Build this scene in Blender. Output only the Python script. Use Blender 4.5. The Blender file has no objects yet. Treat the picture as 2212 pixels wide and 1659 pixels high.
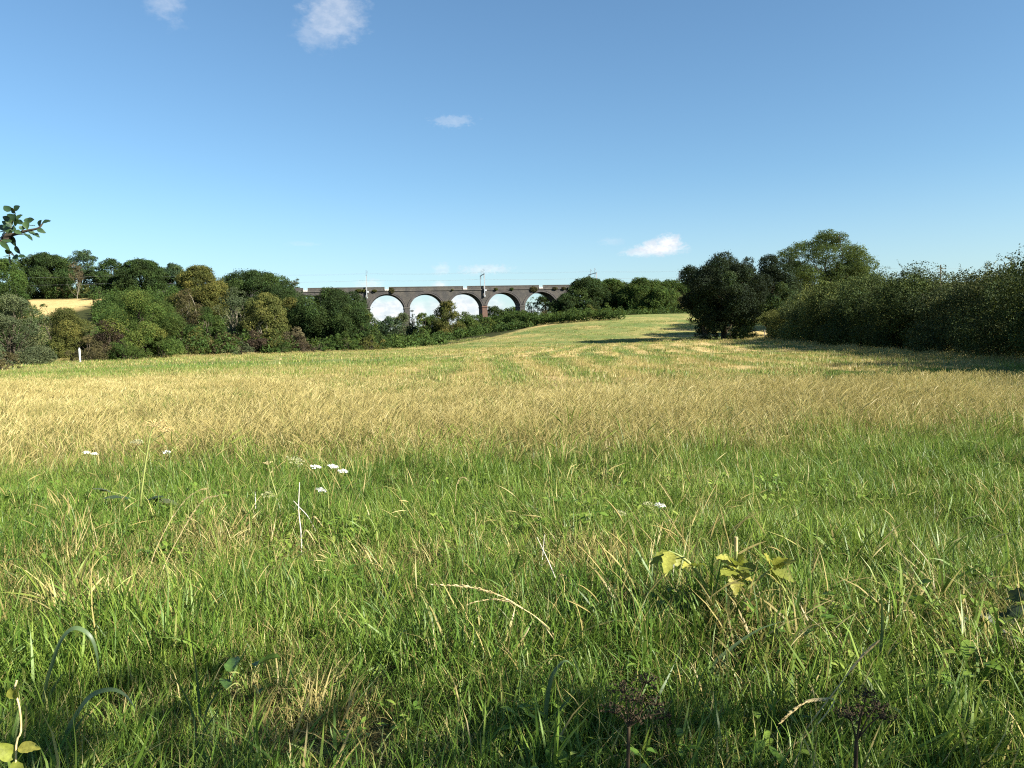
import bpy, math, random
import numpy as np
from mathutils import Matrix, Vector

# ------------------------------------------------------------------ camera, sky, sun, exposure
scene = bpy.context.scene
COL = scene.collection
EYE = 1.62
PITCH, ROLL, FPX = 3.29, -1.4, 800.0
SUN_EL, SUN_BACK = 31.0, 26.0          # degrees; the sun stands to the right and a little behind the viewer

cam_d = bpy.data.cameras.new('camera')
cam = bpy.data.objects.new('camera', cam_d)
COL.objects.link(cam)
cam_d.sensor_width = 36.0
cam_d.lens = 36.0 * FPX / 1024.0
cam_d.clip_start, cam_d.clip_end = 0.05, 9000.0
CAM = Matrix.Translation((0, 0, EYE)) @ Matrix.Rotation(math.radians(90 - PITCH), 4, 'X') @ Matrix.Rotation(math.radians(ROLL), 4, 'Z')
cam.matrix_world = CAM
scene.camera = cam

SX, SY, SZ = (math.cos(math.radians(SUN_EL)) * math.cos(math.radians(SUN_BACK)),
              -math.cos(math.radians(SUN_EL)) * math.sin(math.radians(SUN_BACK)),
              math.sin(math.radians(SUN_EL)))
sun_d = bpy.data.lights.new('sun', 'SUN')
sun_d.energy = 5.0
sun_d.angle = math.radians(0.5)
sun_d.color = (1.0, 0.93, 0.80)
sun = bpy.data.objects.new('sun', sun_d)
COL.objects.link(sun)
sun.rotation_euler = Vector((SX, SY, SZ)).to_track_quat('Z', 'Y').to_euler()

scene.view_settings.view_transform = 'Standard'
scene.view_settings.look = 'None'
scene.view_settings.gamma = 1.0
scene.view_settings.exposure = 1.72
scene.cycles.max_bounces = 5
scene.cycles.use_denoising = False
scene.cycles.filter_width = 1.15
scene.cycles.diffuse_bounces = 2
scene.cycles.glossy_bounces = 1
scene.cycles.transmission_bounces = 3
scene.cycles.transparent_max_bounces = 2


class NT:
    """tiny node-tree helper"""
    def __init__(s, tree):
        s.t = tree
    def n(s, kind, **kw):
        nd = s.t.nodes.new(kind)
        for k, v in kw.items():
            setattr(nd, k, v)
        return nd
    def l(s, a, b):
        s.t.links.new(a, b)
    def val(s, sock, v):
        if hasattr(v, 'is_output'):
            s.l(v, sock)
        else:
            sock.default_value = v
    def math(s, op, a, b=None, clamp=False):
        nd = s.n('ShaderNodeMath', operation=op, use_clamp=clamp)
        s.val(nd.inputs[0], a)
        if b is not None:
            s.val(nd.inputs[1], b)
        return nd.outputs[0]
    def mapr(s, v, a, b, c=0.0, d=1.0, smooth=True):
        nd = s.n('ShaderNodeMapRange')
        nd.interpolation_type = 'SMOOTHSTEP' if smooth else 'LINEAR'
        s.val(nd.inputs[0], v)
        for i, q in zip((1, 2, 3, 4), (a, b, c, d)):
            nd.inputs[i].default_value = q
        return nd.outputs[0]
    def mix(s, f, a, b, typ='MIX'):
        nd = s.n('ShaderNodeMix', data_type='RGBA', blend_type=typ)
        s.val(nd.inputs[0], f)
        for sock, v in ((nd.inputs[6], a), (nd.inputs[7], b)):
            if hasattr(v, 'is_output'):
                s.l(v, sock)
            else:
                sock.default_value = (*v, 1.0) if len(v) == 3 else v
        return nd.outputs[2]
    def noise(s, vec, scale, detail=3.0, rough=0.55):
        nd = s.n('ShaderNodeTexNoise')
        if vec is not None:
            s.l(vec, nd.inputs['Vector'])
        nd.inputs['Scale'].default_value = scale
        nd.inputs['Detail'].default_value = detail
        nd.inputs['Roughness'].default_value = rough
        return nd.outputs['Fac']
    def ramp(s, f, stops):
        nd = s.n('ShaderNodeValToRGB')
        e = nd.color_ramp.elements
        while len(e) < len(stops):
            e.new(0.5)
        for el, (p, c) in zip(e, stops):
            el.position = p
            el.color = (*c, 1.0)
        s.val(nd.inputs[0], f)
        return nd.outputs[0]


SKY_STRENGTH = 0.05
world = bpy.data.worlds.new('World')
scene.world = world
world.use_nodes = True
wt = NT(world.node_tree)
world.node_tree.nodes.clear()
sky = wt.n('ShaderNodeTexSky', sky_type='NISHITA')
sky.sun_disc = False
sky.sun_elevation = math.radians(SUN_EL)
sky.sun_rotation = math.radians(90 + SUN_BACK)
sky.air_density = 1.0
sky.dust_density = 0.35
sky.ozone_density = 2.2
tc = wt.n('ShaderNodeTexCoord')
sep = wt.n('ShaderNodeSeparateXYZ')
wt.l(tc.outputs['Generated'], sep.inputs[0])
az = wt.math('ARCTAN2', sep.outputs[0], sep.outputs[1])
el = wt.math('ARCSINE', sep.outputs[2])
comb = wt.n('ShaderNodeCombineXYZ')
wt.l(az, comb.inputs[0])
wt.l(wt.math('MULTIPLY', el, 1.6), comb.inputs[1])
nz_a = wt.noise(comb.outputs[0], 16.0, 6.0, 0.6)
nz_b = wt.noise(comb.outputs[0], 55.0, 6.0, 0.62)
nz_c = wt.noise(comb.outputs[0], 75.0, 5.0, 0.6)
nz_d = wt.noise(comb.outputs[0], 210.0, 6.0, 0.65)
# clouds: azimuth, elevation, half width, half height (degrees), thickness, raggedness, base flatness
CLOUDS = []
for cx_, cy_, hw_, hh_, th, rag in [          # measured on the photograph, turned into sky directions
        (724, 30, 74, 66, .34, .7), (690, 70, 60, 40, .20, .8), (360, 6, 44, 44, .24, .7), (978, 262, 52, 15, .24, .7),
        (1422, 538, 68, 17, .9, .5), (1444, 526, 36, 22, .92, .5), (1408, 530, 26, 14, .8, .5), (1385, 546, 50, 10, .6, .6),
        (1050, 582, 66, 13, .42, .7), (955, 582, 24, 16, .32, .7), (950, 616, 20, 11, .6, .6), (800, 614, 40, 12, .45, .7),
        (655, 527, 45, 6, .12, .7), (1320, 522, 30, 10, .15, .7), (840, 680, 150, 52, .8, .5), (1000, 672, 120, 48, .8, .5), (1130, 690, 120, 36, .5, .6)]:
    d_ = CAM.to_3x3() @ Vector(((cx_ / 2.16016 - 512.0) / FPX, (384.0 - cy_ / 2.16016) / FPX, -1.0))
    d_.normalize()
    CLOUDS.append((math.degrees(math.atan2(d_.x, d_.y)), math.degrees(math.asin(d_.z)), math.degrees(hw_ / 2.16016 / FPX), math.degrees(hh_ / 2.16016 / FPX), th, rag))
def hh_big(we):
    return we > 1.3


mask = None
for a0, e0, wa, we, th, rag in CLOUDS:
    da = wt.math('DIVIDE', wt.math('SUBTRACT', az, math.radians(a0)), math.radians(wa))
    de = wt.math('DIVIDE', wt.math('SUBTRACT', el, math.radians(e0)), math.radians(we))
    d = wt.math('SQRT', wt.math('ADD', wt.math('MULTIPLY', da, da), wt.math('MULTIPLY', de, de)))
    na_, nb_ = (nz_a, nz_b) if hh_big(we) else (nz_c, nz_d)
    nz = wt.math('ADD', wt.math('MULTIPLY', wt.math('SUBTRACT', na_, 0.5), 2.4 * rag), wt.math('MULTIPLY', wt.math('SUBTRACT', nb_, 0.5), 1.8 * rag))
    m = wt.mapr(wt.math('ADD', d, nz), 1.05, 0.25, 0.0, th)
    mask = m if mask is None else wt.math('MAXIMUM', mask, m)
cl_col = wt.mix(wt.mapr(nz_c, .35, .65), (5.0, 5.3, 5.8), (6.9, 6.8, 6.8))
haz = wt.mapr(el, 0.20, -0.01, 0.0, 0.40)
sky_t = wt.mix(1.0, sky.outputs[0], (.76, .96, 1.03), 'MULTIPLY')
sky_c = wt.mix(haz, sky_t, (3.9, 4.55, 5.05))
sky_mix = wt.mix(mask, sky_c, cl_col)
bg = wt.n('ShaderNodeBackground')
wt.l(sky_mix, bg.inputs['Color'])
bg.inputs['Strength'].default_value = SKY_STRENGTH
wo = wt.n('ShaderNodeOutputWorld')
wt.l(bg.outputs[0], wo.inputs['Surface'])

# ------------------------------------------------------------------ helpers
RNG = np.random.default_rng(11)
K = 1024.0 / 2212.0                     # the photograph was measured on a 2212 px wide print


def ss(a, b, x):
    t = np.clip((np.asarray(x, float) - a) / (b - a), 0, 1)
    return t * t * (3 - 2 * t)


def ray(px, py):
    d = CAM.to_3x3() @ Vector(((px - 512.0) / FPX, (384.0 - py) / FPX, -1.0))
    return d


def P(px, py, D):
    """world point seen at measured pixel (2212 px print) at distance D along Y"""
    d = ray(px * K, py * K)
    t = D / d.y
    return Vector((d.x * t, D, EYE + d.z * t))


def hashn(i, j, seed):
    h = (i.astype(np.int64) * 374761393 + j.astype(np.int64) * 668265263 + seed * 1442695041) & 0xffffffff
    h = ((h ^ (h >> 13)) * 1274126177) & 0xffffffff
    return ((h ^ (h >> 16)) & 0xffff) / 65535.0


def vnoise(x, y, seed=0):
    x = np.asarray(x, float); y = np.asarray(y, float)
    i, j = np.floor(x).astype(np.int64), np.floor(y).astype(np.int64)
    fx, fy = x - i, y - j
    fx, fy = fx * fx * (3 - 2 * fx), fy * fy * (3 - 2 * fy)
    a, b = hashn(i, j, seed), hashn(i + 1, j, seed)
    c, d = hashn(i, j + 1, seed), hashn(i + 1, j + 1, seed)
    return (a * (1 - fx) + b * fx) * (1 - fy) + (c * (1 - fx) + d * fx) * fy


def fbm(x, y, seed=0, octs=3):
    s, a, t = 0, 1.0, 0
    for o in range(octs):
        s = s + a * vnoise(x * 2 ** o, y * 2 ** o, seed + o * 17)
        t += a
        a *= 0.5
    return s / t


VIA0 = np.array([-43.3, 243.6]); VDIR = np.array([0.9842, 0.1768]); VNRM = np.array([0.1768, -0.9842]); BAY = 12.0


def gz(x, y):
    x = np.asarray(x, float); y = np.asarray(y, float)
    rise = 6.3 * ss(126, 206, y) * ss(-35, 25, x)
    s = (x - VIA0[0]) * VDIR[0] + (y - VIA0[1]) * VDIR[1]
    t = (x - VIA0[0]) * VNRM[0] + (y - VIA0[1]) * VNRM[1] + 4.0
    emb = 16.7 * ss(66, 84, s) * np.clip(1 - (np.abs(t) - 6) / 26.0, 0, 1)
    left = 16.8 * np.clip((y - 132) / 104.0, 0, 1) * ss(-46, -92, x + .25 * np.clip(y - 250, 0, 400)) * (1 - .8 * ss(300, 520, y))
    z = np.maximum(np.maximum(rise, emb), left)
    z = z + 0.5 * ss(60, 120, y) * ss(-10, 40, x)
    return z + 0.10 * (vnoise(x * .11, y * .11, 5) - .5) * ss(4, 20, y)


def gz1(x, y):
    return float(gz(np.array([x]), np.array([y]))[0])


def hit(px, py, y0=8.0, y1=320.0):
    """first terrain point under a measured pixel"""
    d = ray(px * K, py * K)
    ys = np.linspace(y0, y1, 3000)
    xs = d.x / d.y * ys
    zs = EYE + d.z / d.y * ys
    k = np.nonzero(zs <= gz(xs, ys))[0]
    k = k[0] if len(k) else -1
    return Vector((xs[k], ys[k], gz1(xs[k], ys[k])))


class MB:
    """collects vertices, quads and triangles; one float per face for colour variety"""
    def __init__(s):
        s.V, s.Q, s.T, s.vq, s.vt, s.n = [], [], [], [], [], 0
    def quads(s, V, Q, v=0.5):
        V = np.asarray(V, float).reshape(-1, 3); Q = np.asarray(Q, np.int64).reshape(-1, 4)
        s.V.append(V); s.Q.append(Q + s.n)
        s.vq.append(np.broadcast_to(np.asarray(v, float), (len(Q),)))
        s.n += len(V)
    def tris(s, V, T, v=0.5):
        V = np.asarray(V, float).reshape(-1, 3); T = np.asarray(T, np.int64).reshape(-1, 3)
        s.V.append(V); s.T.append(T + s.n)
        s.vt.append(np.broadcast_to(np.asarray(v, float), (len(T),)))
        s.n += len(V)
    def box(s, c, sz, axes=None, v=0.5):
        c = np.asarray(c, float)
        ax = np.eye(3) if axes is None else np.asarray(axes, float)
        h = np.asarray(sz, float) / 2
        V = [c + ax[0] * h[0] * i + ax[1] * h[1] * j + ax[2] * h[2] * k for i in (-1, 1) for j in (-1, 1) for k in (-1, 1)]
        s.quads(V, [(0, 1, 3, 2), (4, 6, 7, 5), (0, 4, 5, 1), (2, 3, 7, 6), (0, 2, 6, 4), (1, 5, 7, 3)], v)
    def tube(s, path, rad, k=6, v=0.5, cap=True):
        path = np.asarray(path, float); n = len(path)
        rad = np.broadcast_to(np.asarray(rad, float), (n,))
        tang = np.gradient(path, axis=0)
        tang /= np.linalg.norm(tang, axis=1)[:, None] + 1e-9
        ref = np.array([0.0, 0, 1]) if abs(tang[0, 2]) < .8 else np.array([1.0, 0, 0])
        a = np.cross(tang, ref); a /= np.linalg.norm(a, axis=1)[:, None] + 1e-9
        b = np.cross(tang, a)
        th = np.linspace(0, 2 * np.pi, k, endpoint=False)
        V = path[:, None] + rad[:, None, None] * (a[:, None] * np.cos(th)[None, :, None] + b[:, None] * np.sin(th)[None, :, None])
        i = np.arange(n - 1)[:, None] * k; j = np.arange(k)[None]; j2 = (j + 1) % k
        Q = np.stack([i + j, i + j2, i + k + j2, i + k + j], -1).reshape(-1, 4)
        s.quads(V.reshape(-1, 3), Q, v)
        if cap:
            for q in (0, n - 1):
                s.tris(np.vstack([V[q], path[q]]), [(m, (m + 1) % k, k) for m in range(k)], v)
    def build(s, name, mat, parent=None, smooth=False):
        me = bpy.data.meshes.new(name)
        V = np.concatenate(s.V) if s.V else np.zeros((0, 3))
        Q = np.concatenate(s.Q) if s.Q else np.zeros((0, 4), np.int64)
        T = np.concatenate(s.T) if s.T else np.zeros((0, 3), np.int64)
        me.vertices.add(len(V)); me.vertices.foreach_set('co', V.astype(np.float32).ravel())
        nl = len(Q) * 4 + len(T) * 3
        me.loops.add(nl); me.loops.foreach_set('vertex_index', np.concatenate([Q.ravel(), T.ravel()]).astype(np.int32))
        me.polygons.add(len(Q) + len(T))
        st = np.concatenate([np.arange(len(Q)) * 4, len(Q) * 4 + np.arange(len(T)) * 3]).astype(np.int32)
        me.polygons.foreach_set('loop_start', st)
        me.polygons.foreach_set('use_smooth', np.full(len(Q) + len(T), bool(smooth)))
        me.update(calc_edges=True)
        at = me.attributes.new('v', 'FLOAT', 'FACE')
        vv = np.concatenate((s.vq or [np.zeros(0)]) + (s.vt or [np.zeros(0)])).astype(np.float32)
        at.data.foreach_set('value', vv)
        if mat is not None:
            me.materials.append(mat)
        o = bpy.data.objects.new(name, me)
        COL.objects.link(o)
        if parent is not None:
            o.parent = parent
        return o


def tag(o, label=None, cat=None, group=None, kind=None):
    if label: o['label'] = label
    if cat: o['category'] = cat
    if group: o['group'] = group
    if kind: o['kind'] = kind
    return o


def empty(name, loc, label=None, cat=None, group=None):
    o = bpy.data.objects.new(name, None)
    o.empty_display_size = 0.3
    o.location = loc
    COL.objects.link(o)
    return tag(o, label, cat, group)


# ------------------------------------------------------------------ materials
def leaf_material(name, stops, trans=0.22, rough=0.75, spec=0.15, fine=3.0, famt=.12):
    m = bpy.data.materials.new(name); m.use_nodes = True
    t = NT(m.node_tree); m.node_tree.nodes.clear()
    at = t.n('ShaderNodeAttribute', attribute_name='v')
    c = t.ramp(at.outputs['Fac'], stops)
    geo = t.n('ShaderNodeNewGeometry')
    nz = t.noise(geo.outputs['Position'], 0.35, 2.0)
    hs = t.n('ShaderNodeHueSaturation')
    t.val(hs.inputs['Hue'], t.mapr(nz, 0.3, 0.7, 0.485, 0.515, False))
    nf = t.noise(geo.outputs['Position'], fine, 4.0, .7)
    t.val(hs.inputs['Value'], t.math('MULTIPLY', t.mapr(nz, 0.3, 0.7, 0.85, 1.15, False), t.mapr(nf, .3, .7, 1 - famt, 1 + famt, False)))
    t.l(c, hs.inputs['Color'])
    p = t.n('ShaderNodeBsdfPrincipled')
    t.l(hs.outputs[0], p.inputs['Base Color'])
    p.inputs['Roughness'].default_value = rough
    p.inputs['Specular IOR Level'].default_value = spec
    tr = t.n('ShaderNodeBsdfTranslucent')
    t.l(t.mix(0.5, hs.outputs[0], (0.20, 0.24, 0.03), 'MIX'), tr.inputs['Color'])
    mx = t.n('ShaderNodeMixShader'); mx.inputs[0].default_value = trans
    t.l(p.outputs[0], mx.inputs[1]); t.l(tr.outputs[0], mx.inputs[2])
    out = t.n('ShaderNodeOutputMaterial'); t.l(mx.outputs[0], out.inputs[0])
    return m


def plain_material(name, c1, c2, scale=3.0, rough=0.8, spec=0.3, bump=0.0, detail=5.0):
    m = bpy.data.materials.new(name); m.use_nodes = True
    t = NT(m.node_tree); m.node_tree.nodes.clear()
    geo = t.n('ShaderNodeNewGeometry')
    nz = t.noise(geo.outputs['Position'], scale, detail, 0.65)
    c = t.mix(t.mapr(nz, 0.3, 0.7), c1, c2)
    p = t.n('ShaderNodeBsdfPrincipled')
    t.l(c, p.inputs['Base Color'])
    p.inputs['Roughness'].default_value = rough
    p.inputs['Specular IOR Level'].default_value = spec
    if bump:
        b = t.n('ShaderNodeBump'); b.inputs['Strength'].default_value = bump
        t.l(nz, b.inputs['Height']); t.l(b.outputs[0], p.inputs['Normal'])
    out = t.n('ShaderNodeOutputMaterial'); t.l(p.outputs[0], out.inputs[0])
    return m


LM = {
    'dark':   leaf_material('oak_foliage', [(0, (.012, .024, .008)), (.6, (.028, .052, .013)), (1, (.055, .085, .02))], .15),
    'oakblk': leaf_material('dark_oak_foliage', [(0, (.006, .012, .006)), (.6, (.013, .026, .009)), (1, (.032, .048, .015))], .06),
    'mid':    leaf_material('mid_green_foliage', [(0, (.022, .042, .010)), (.6, (.045, .08, .016)), (1, (.085, .12, .025))]),
    'bright': leaf_material('bright_green_foliage', [(0, (.028, .052, .012)), (.6, (.062, .098, .020)), (1, (.14, .155, .034))], .24),
    'olive':  leaf_material('olive_foliage', [(0, (.04, .048, .014)), (.6, (.09, .098, .025)), (1, (.19, .165, .04))], .28),
    'yellow': leaf_material('yellowing_foliage', [(0, (.045, .056, .016)), (.55, (.10, .112, .03)), (1, (.19, .18, .045))], .20),
    'maroon': leaf_material('maroon_foliage', [(0, (.018, .014, .010)), (.6, (.048, .034, .022)), (1, (.09, .075, .03))], .12),
    'brown':  leaf_material('brown_olive_foliage', [(0, (.035, .033, .016)), (.6, (.08, .07, .03)), (1, (.14, .12, .045))], .2),
    'grey':   leaf_material('grey_green_foliage', [(0, (.035, .05, .025)), (.6, (.075, .095, .045)), (1, (.14, .15, .06))], .2),
    'pink':   leaf_material('pinkish_seeding_foliage', [(0, (.05, .042, .024)), (.6, (.10, .085, .048)), (1, (.16, .135, .07))], .2),
    'blue':   leaf_material('bluish_foliage', [(0, (.02, .042, .022)), (.6, (.045, .078, .035)), (1, (.08, .115, .045))], .2),
    'fir':    leaf_material('conifer_foliage', [(0, (.010, .020, .010)), (.6, (.02, .036, .016)), (1, (.04, .06, .02))], .08),
    'ash':    leaf_material('ash_foliage', [(0, (.022, .040, .014)), (.6, (.05, .08, .022)), (1, (.10, .13, .035))], .26),
}
LM['h_yellow'] = leaf_material('hedge_olive_foliage', [(0, (.018, .030, .009)), (.6, (.055, .076, .019)), (1, (.16, .165, .038))], .08)
LM['h_grey'] = leaf_material('hedge_grey_foliage', [(0, (.022, .036, .014)), (.6, (.062, .085, .03)), (1, (.15, .16, .055))], .16)
LM['h_dark'] = leaf_material('hedge_dark_foliage', [(0, (.012, .023, .008)), (.6, (.034, .055, .015)), (1, (.09, .11, .03))], .12)
LM['h_brown'] = leaf_material('hedge_brown_foliage', [(0, (.012, .020, .007)), (.6, (.034, .050, .016)), (1, (.11, .115, .034))], .06)
BARK = plain_material('bark', (.035, .028, .02), (.085, .07, .05), 6.0, .9, .2)
PALEBARK = plain_material('pale_bark', (.13, .115, .085), (.23, .21, .16), 3.0, .9, .2)

# ------------------------------------------------------------------ ground
DEAD = []                     # bare, withered spots in the margin
for px_, py_, r_d in ((480, 1190, .55), (640, 1205, .35), (860, 1230, .45), (600, 1560, .35), (700, 1600, .30), (760, 1640, .3), (1250, 1220, .5), (1660, 1420, .35), (2150, 1390, .6), (1350, 1330, .25), (230, 1300, .5)):
    q = hit(px_, py_, 1.4, 60)
    DEAD.append((q.x, q.y, r_d))


def dead_spots(x, y):
    d = np.zeros(np.shape(x))
    for a_, b_, r_d in DEAD:
        d = np.maximum(d, ss(1.25, .35, np.hypot(x - a_, (y - b_) * .8) / r_d + .8 * (fbm(x * 2.2, y * 2.2, 91, 2) - .5)))
    return d


def dryness(x, y):
    """share of dry straw among the green, 0..1, over the field"""
    x = np.asarray(x, float); y = np.asarray(y, float)
    n1 = fbm(x * .55, y * .55, 3, 3); n2 = fbm(x * .12, y * .09, 9, 3); n3 = fbm(x * 1.7, y * 1.7, 21, 2)
    edge = 9.6 + 2.4 * (n1 - .5) + 1.2 * ss(1.0, 5.0, x) * (1 + 3.0 * (n1 - .5))
    d = ss(-1.2, 2.0, y - edge)
    near = .02 + .26 * np.clip(n3 * 1.6 - .75, 0, 1) + .30 * ss(.58, .8, n1)
    near = np.maximum(near, .5 * dead_spots(x, y))
    mid = .62 + 1.0 * (n2 - .5) + .6 * (n1 - .5)
    # mown stripes towards the rising ground
    ph = x * 1.9 + 13.0 * np.sin(y * .026 + .2) + 6.0 * (n2 - .5)
    stripe = ss(.25, .8, .5 + .5 * np.sin(ph) + .5 * (n1 - .5))
    far = ss(22, 36, y + 6 * (n2 - .5))
    midf = mid * (1 - far) + far * (.42 + .55 * stripe * ss(-14, 2, x) + .5 * (n2 - .5) + .10 * ss(4, -10, x))
    # green bands
    midf = midf - .30 * ss(.2, .9, 1 - np.abs((y - 64 - .22 * (x + 18)) / 20)) * ss(-40, -26, x) * ss(8, -9, x)
    midf = midf - .62 * ss(.1, .8, 1 - np.abs((y - 26.5 - .1 * x) / 5.0)) * ss(4.5, 9, x)
    hill = ss(118, 138, y)
    midf = midf * (1 - hill) + hill * (.36 + .30 * (n2 - .4) + .12 * np.sin(x * .35 + y * .5) + .5 * ss(.55, .8, fbm(x * .06, y * .16, 33, 2)))
    lefthill = ss(-100, -106, x) * ss(165, 185, y)
    midf = midf * (1 - lefthill) + lefthill * .85
    foot = np.interp(x, [-200, -62, -44, -14, 4, 32, 60, 200], [99, 101, 115, 152, 184, 207, 214, 214]) - y
    midf = np.maximum(midf, .60 * ss(9, 4, foot + 5 * (n1 - .5)) * ss(-6, -2, foot))
    return np.clip(near * (1 - d) + midf * d, 0, 1.2)


def axis_points(lo, hi, n, dense):
    u = np.linspace(math.asinh(lo / dense), math.asinh(hi / dense), n)
    return np.sinh(u) * dense


xs = axis_points(-2600, 2600, 420, 6.0)
ys = axis_points(-120, 4200, 460, 7.0)
X, Y = np.meshgrid(xs, ys)
Z = gz(X, Y)
gm = MB()
nx, ny = len(xs), len(ys)
i = np.arange(ny - 1)[:, None] * nx; j = np.arange(nx - 1)[None]
gm.quads(np.stack([X, Y, Z], -1).reshape(-1, 3), np.stack([i + j, i + j + 1, i + nx + j + 1, i + nx + j], -1).reshape(-1, 4))
mg = bpy.data.materials.new('field_soil_and_sward'); mg.use_nodes = True
t = NT(mg.node_tree); mg.node_tree.nodes.clear()
geo = t.n('ShaderNodeNewGeometry')
at = t.n('ShaderNodeAttribute', attribute_name='dry')
wd = t.n('ShaderNodeAttribute', attribute_name='wood')
fine = t.noise(geo.outputs['Position'], 9.0, 5.0, .7)
med = t.noise(geo.outputs['Position'], 1.1, 5.0, .65)
big = t.noise(geo.outputs['Position'], .22, 4.0, .6)
f = t.math('ADD', at.outputs['Fac'], t.math('ADD', t.math('MULTIPLY', t.math('SUBTRACT', fine, .5), .9),
           t.math('ADD', t.math('MULTIPLY', t.math('SUBTRACT', med, .5), .8), t.math('MULTIPLY', t.math('SUBTRACT', big, .5), .5))))
f = t.mapr(f, 0.15, 1.0)
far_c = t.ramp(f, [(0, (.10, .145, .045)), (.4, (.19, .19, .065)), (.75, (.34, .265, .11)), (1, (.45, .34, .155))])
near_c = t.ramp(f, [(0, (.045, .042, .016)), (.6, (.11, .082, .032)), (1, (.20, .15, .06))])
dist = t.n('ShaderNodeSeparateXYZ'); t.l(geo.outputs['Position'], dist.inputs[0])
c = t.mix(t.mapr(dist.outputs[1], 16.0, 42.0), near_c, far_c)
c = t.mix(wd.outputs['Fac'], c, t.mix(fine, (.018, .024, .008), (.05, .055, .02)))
p = t.n('ShaderNodeBsdfPrincipled'); t.l(c, p.inputs['Base Color'])
p.inputs['Roughness'].default_value = .95; p.inputs['Specular IOR Level'].default_value = .05
b = t.n('ShaderNodeBump'); b.inputs['Strength'].default_value = .6; b.inputs['Distance'].default_value = .12
t.l(fine, b.inputs['Height']); t.l(b.outputs[0], p.inputs['Normal'])
t.l(p.outputs[0], t.n('ShaderNodeOutputMaterial').inputs[0])
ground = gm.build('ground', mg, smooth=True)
a = ground.data.attributes.new('dry', 'FLOAT', 'POINT')
a.data.foreach_set('value', dryness(X, Y).astype(np.float32).ravel())
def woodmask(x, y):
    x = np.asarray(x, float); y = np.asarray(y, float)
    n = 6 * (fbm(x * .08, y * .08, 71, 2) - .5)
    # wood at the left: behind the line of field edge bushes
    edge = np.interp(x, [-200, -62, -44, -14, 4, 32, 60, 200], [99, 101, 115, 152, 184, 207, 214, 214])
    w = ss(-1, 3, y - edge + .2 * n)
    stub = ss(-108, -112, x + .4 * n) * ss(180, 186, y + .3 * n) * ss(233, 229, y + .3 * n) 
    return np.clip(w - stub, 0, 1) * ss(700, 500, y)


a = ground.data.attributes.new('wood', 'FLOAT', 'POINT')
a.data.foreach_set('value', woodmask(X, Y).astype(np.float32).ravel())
tag(ground, kind='structure')

# ------------------------------------------------------------------ trees and shrubs
def leaves(mb, C, N, size, rng, v, flat=0.0, aspect=0.55):
    """one small folded leaf spray per row of C; N a rough outward direction"""
    n = len(C)
    r = rng.normal(size=(n, 3)); r /= np.linalg.norm(r, axis=1)[:, None]
    nn = N * .8 + r; nn[:, 2] += .35; nn /= np.linalg.norm(nn, axis=1)[:, None]
    q = rng.normal(size=(n, 3)); q[:, 2] -= .3
    u = q - nn * np.sum(q * nn, 1)[:, None]; u /= np.linalg.norm(u, axis=1)[:, None] + 1e-9
    w = np.cross(nn, u)
    sz = (size * rng.uniform(.6, 1.35, n))[:, None]
    fold = nn * sz * rng.uniform(-.25, .25, n)[:, None]
    V = np.stack([C - u * sz * .5, C + w * sz * aspect * .5 + fold, C + u * sz * .5, C - w * sz * aspect * .5 + fold], 1)
    Q = np.arange(n * 4).reshape(n, 4)
    mb.quads(V.reshape(-1, 3), Q, np.clip(v, 0, 1))


def sphere_dirs(n, rng):
    d = rng.normal(size=(n, 3))
    return d / np.linalg.norm(d, axis=1)[:, None]


def limb(mb, a, b, r0, r1, rng, k=5, bend=.12, n=6):
    a = np.asarray(a, float); b = np.asarray(b, float)
    L = np.linalg.norm(b - a)
    tt = np.linspace(0, 1, n)[:, None]
    off = rng.normal(size=3) * L * bend; off[2] = abs(off[2]) * .4
    path = a + (b - a) * tt + off * (np.sin(tt * np.pi)) + rng.normal(size=(n, 3)) * L * .018 * np.minimum(tt, 1 - tt) * 4
    mb.tube(path, np.linspace(r0, r1, n), k, cap=False)
    return path


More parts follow.
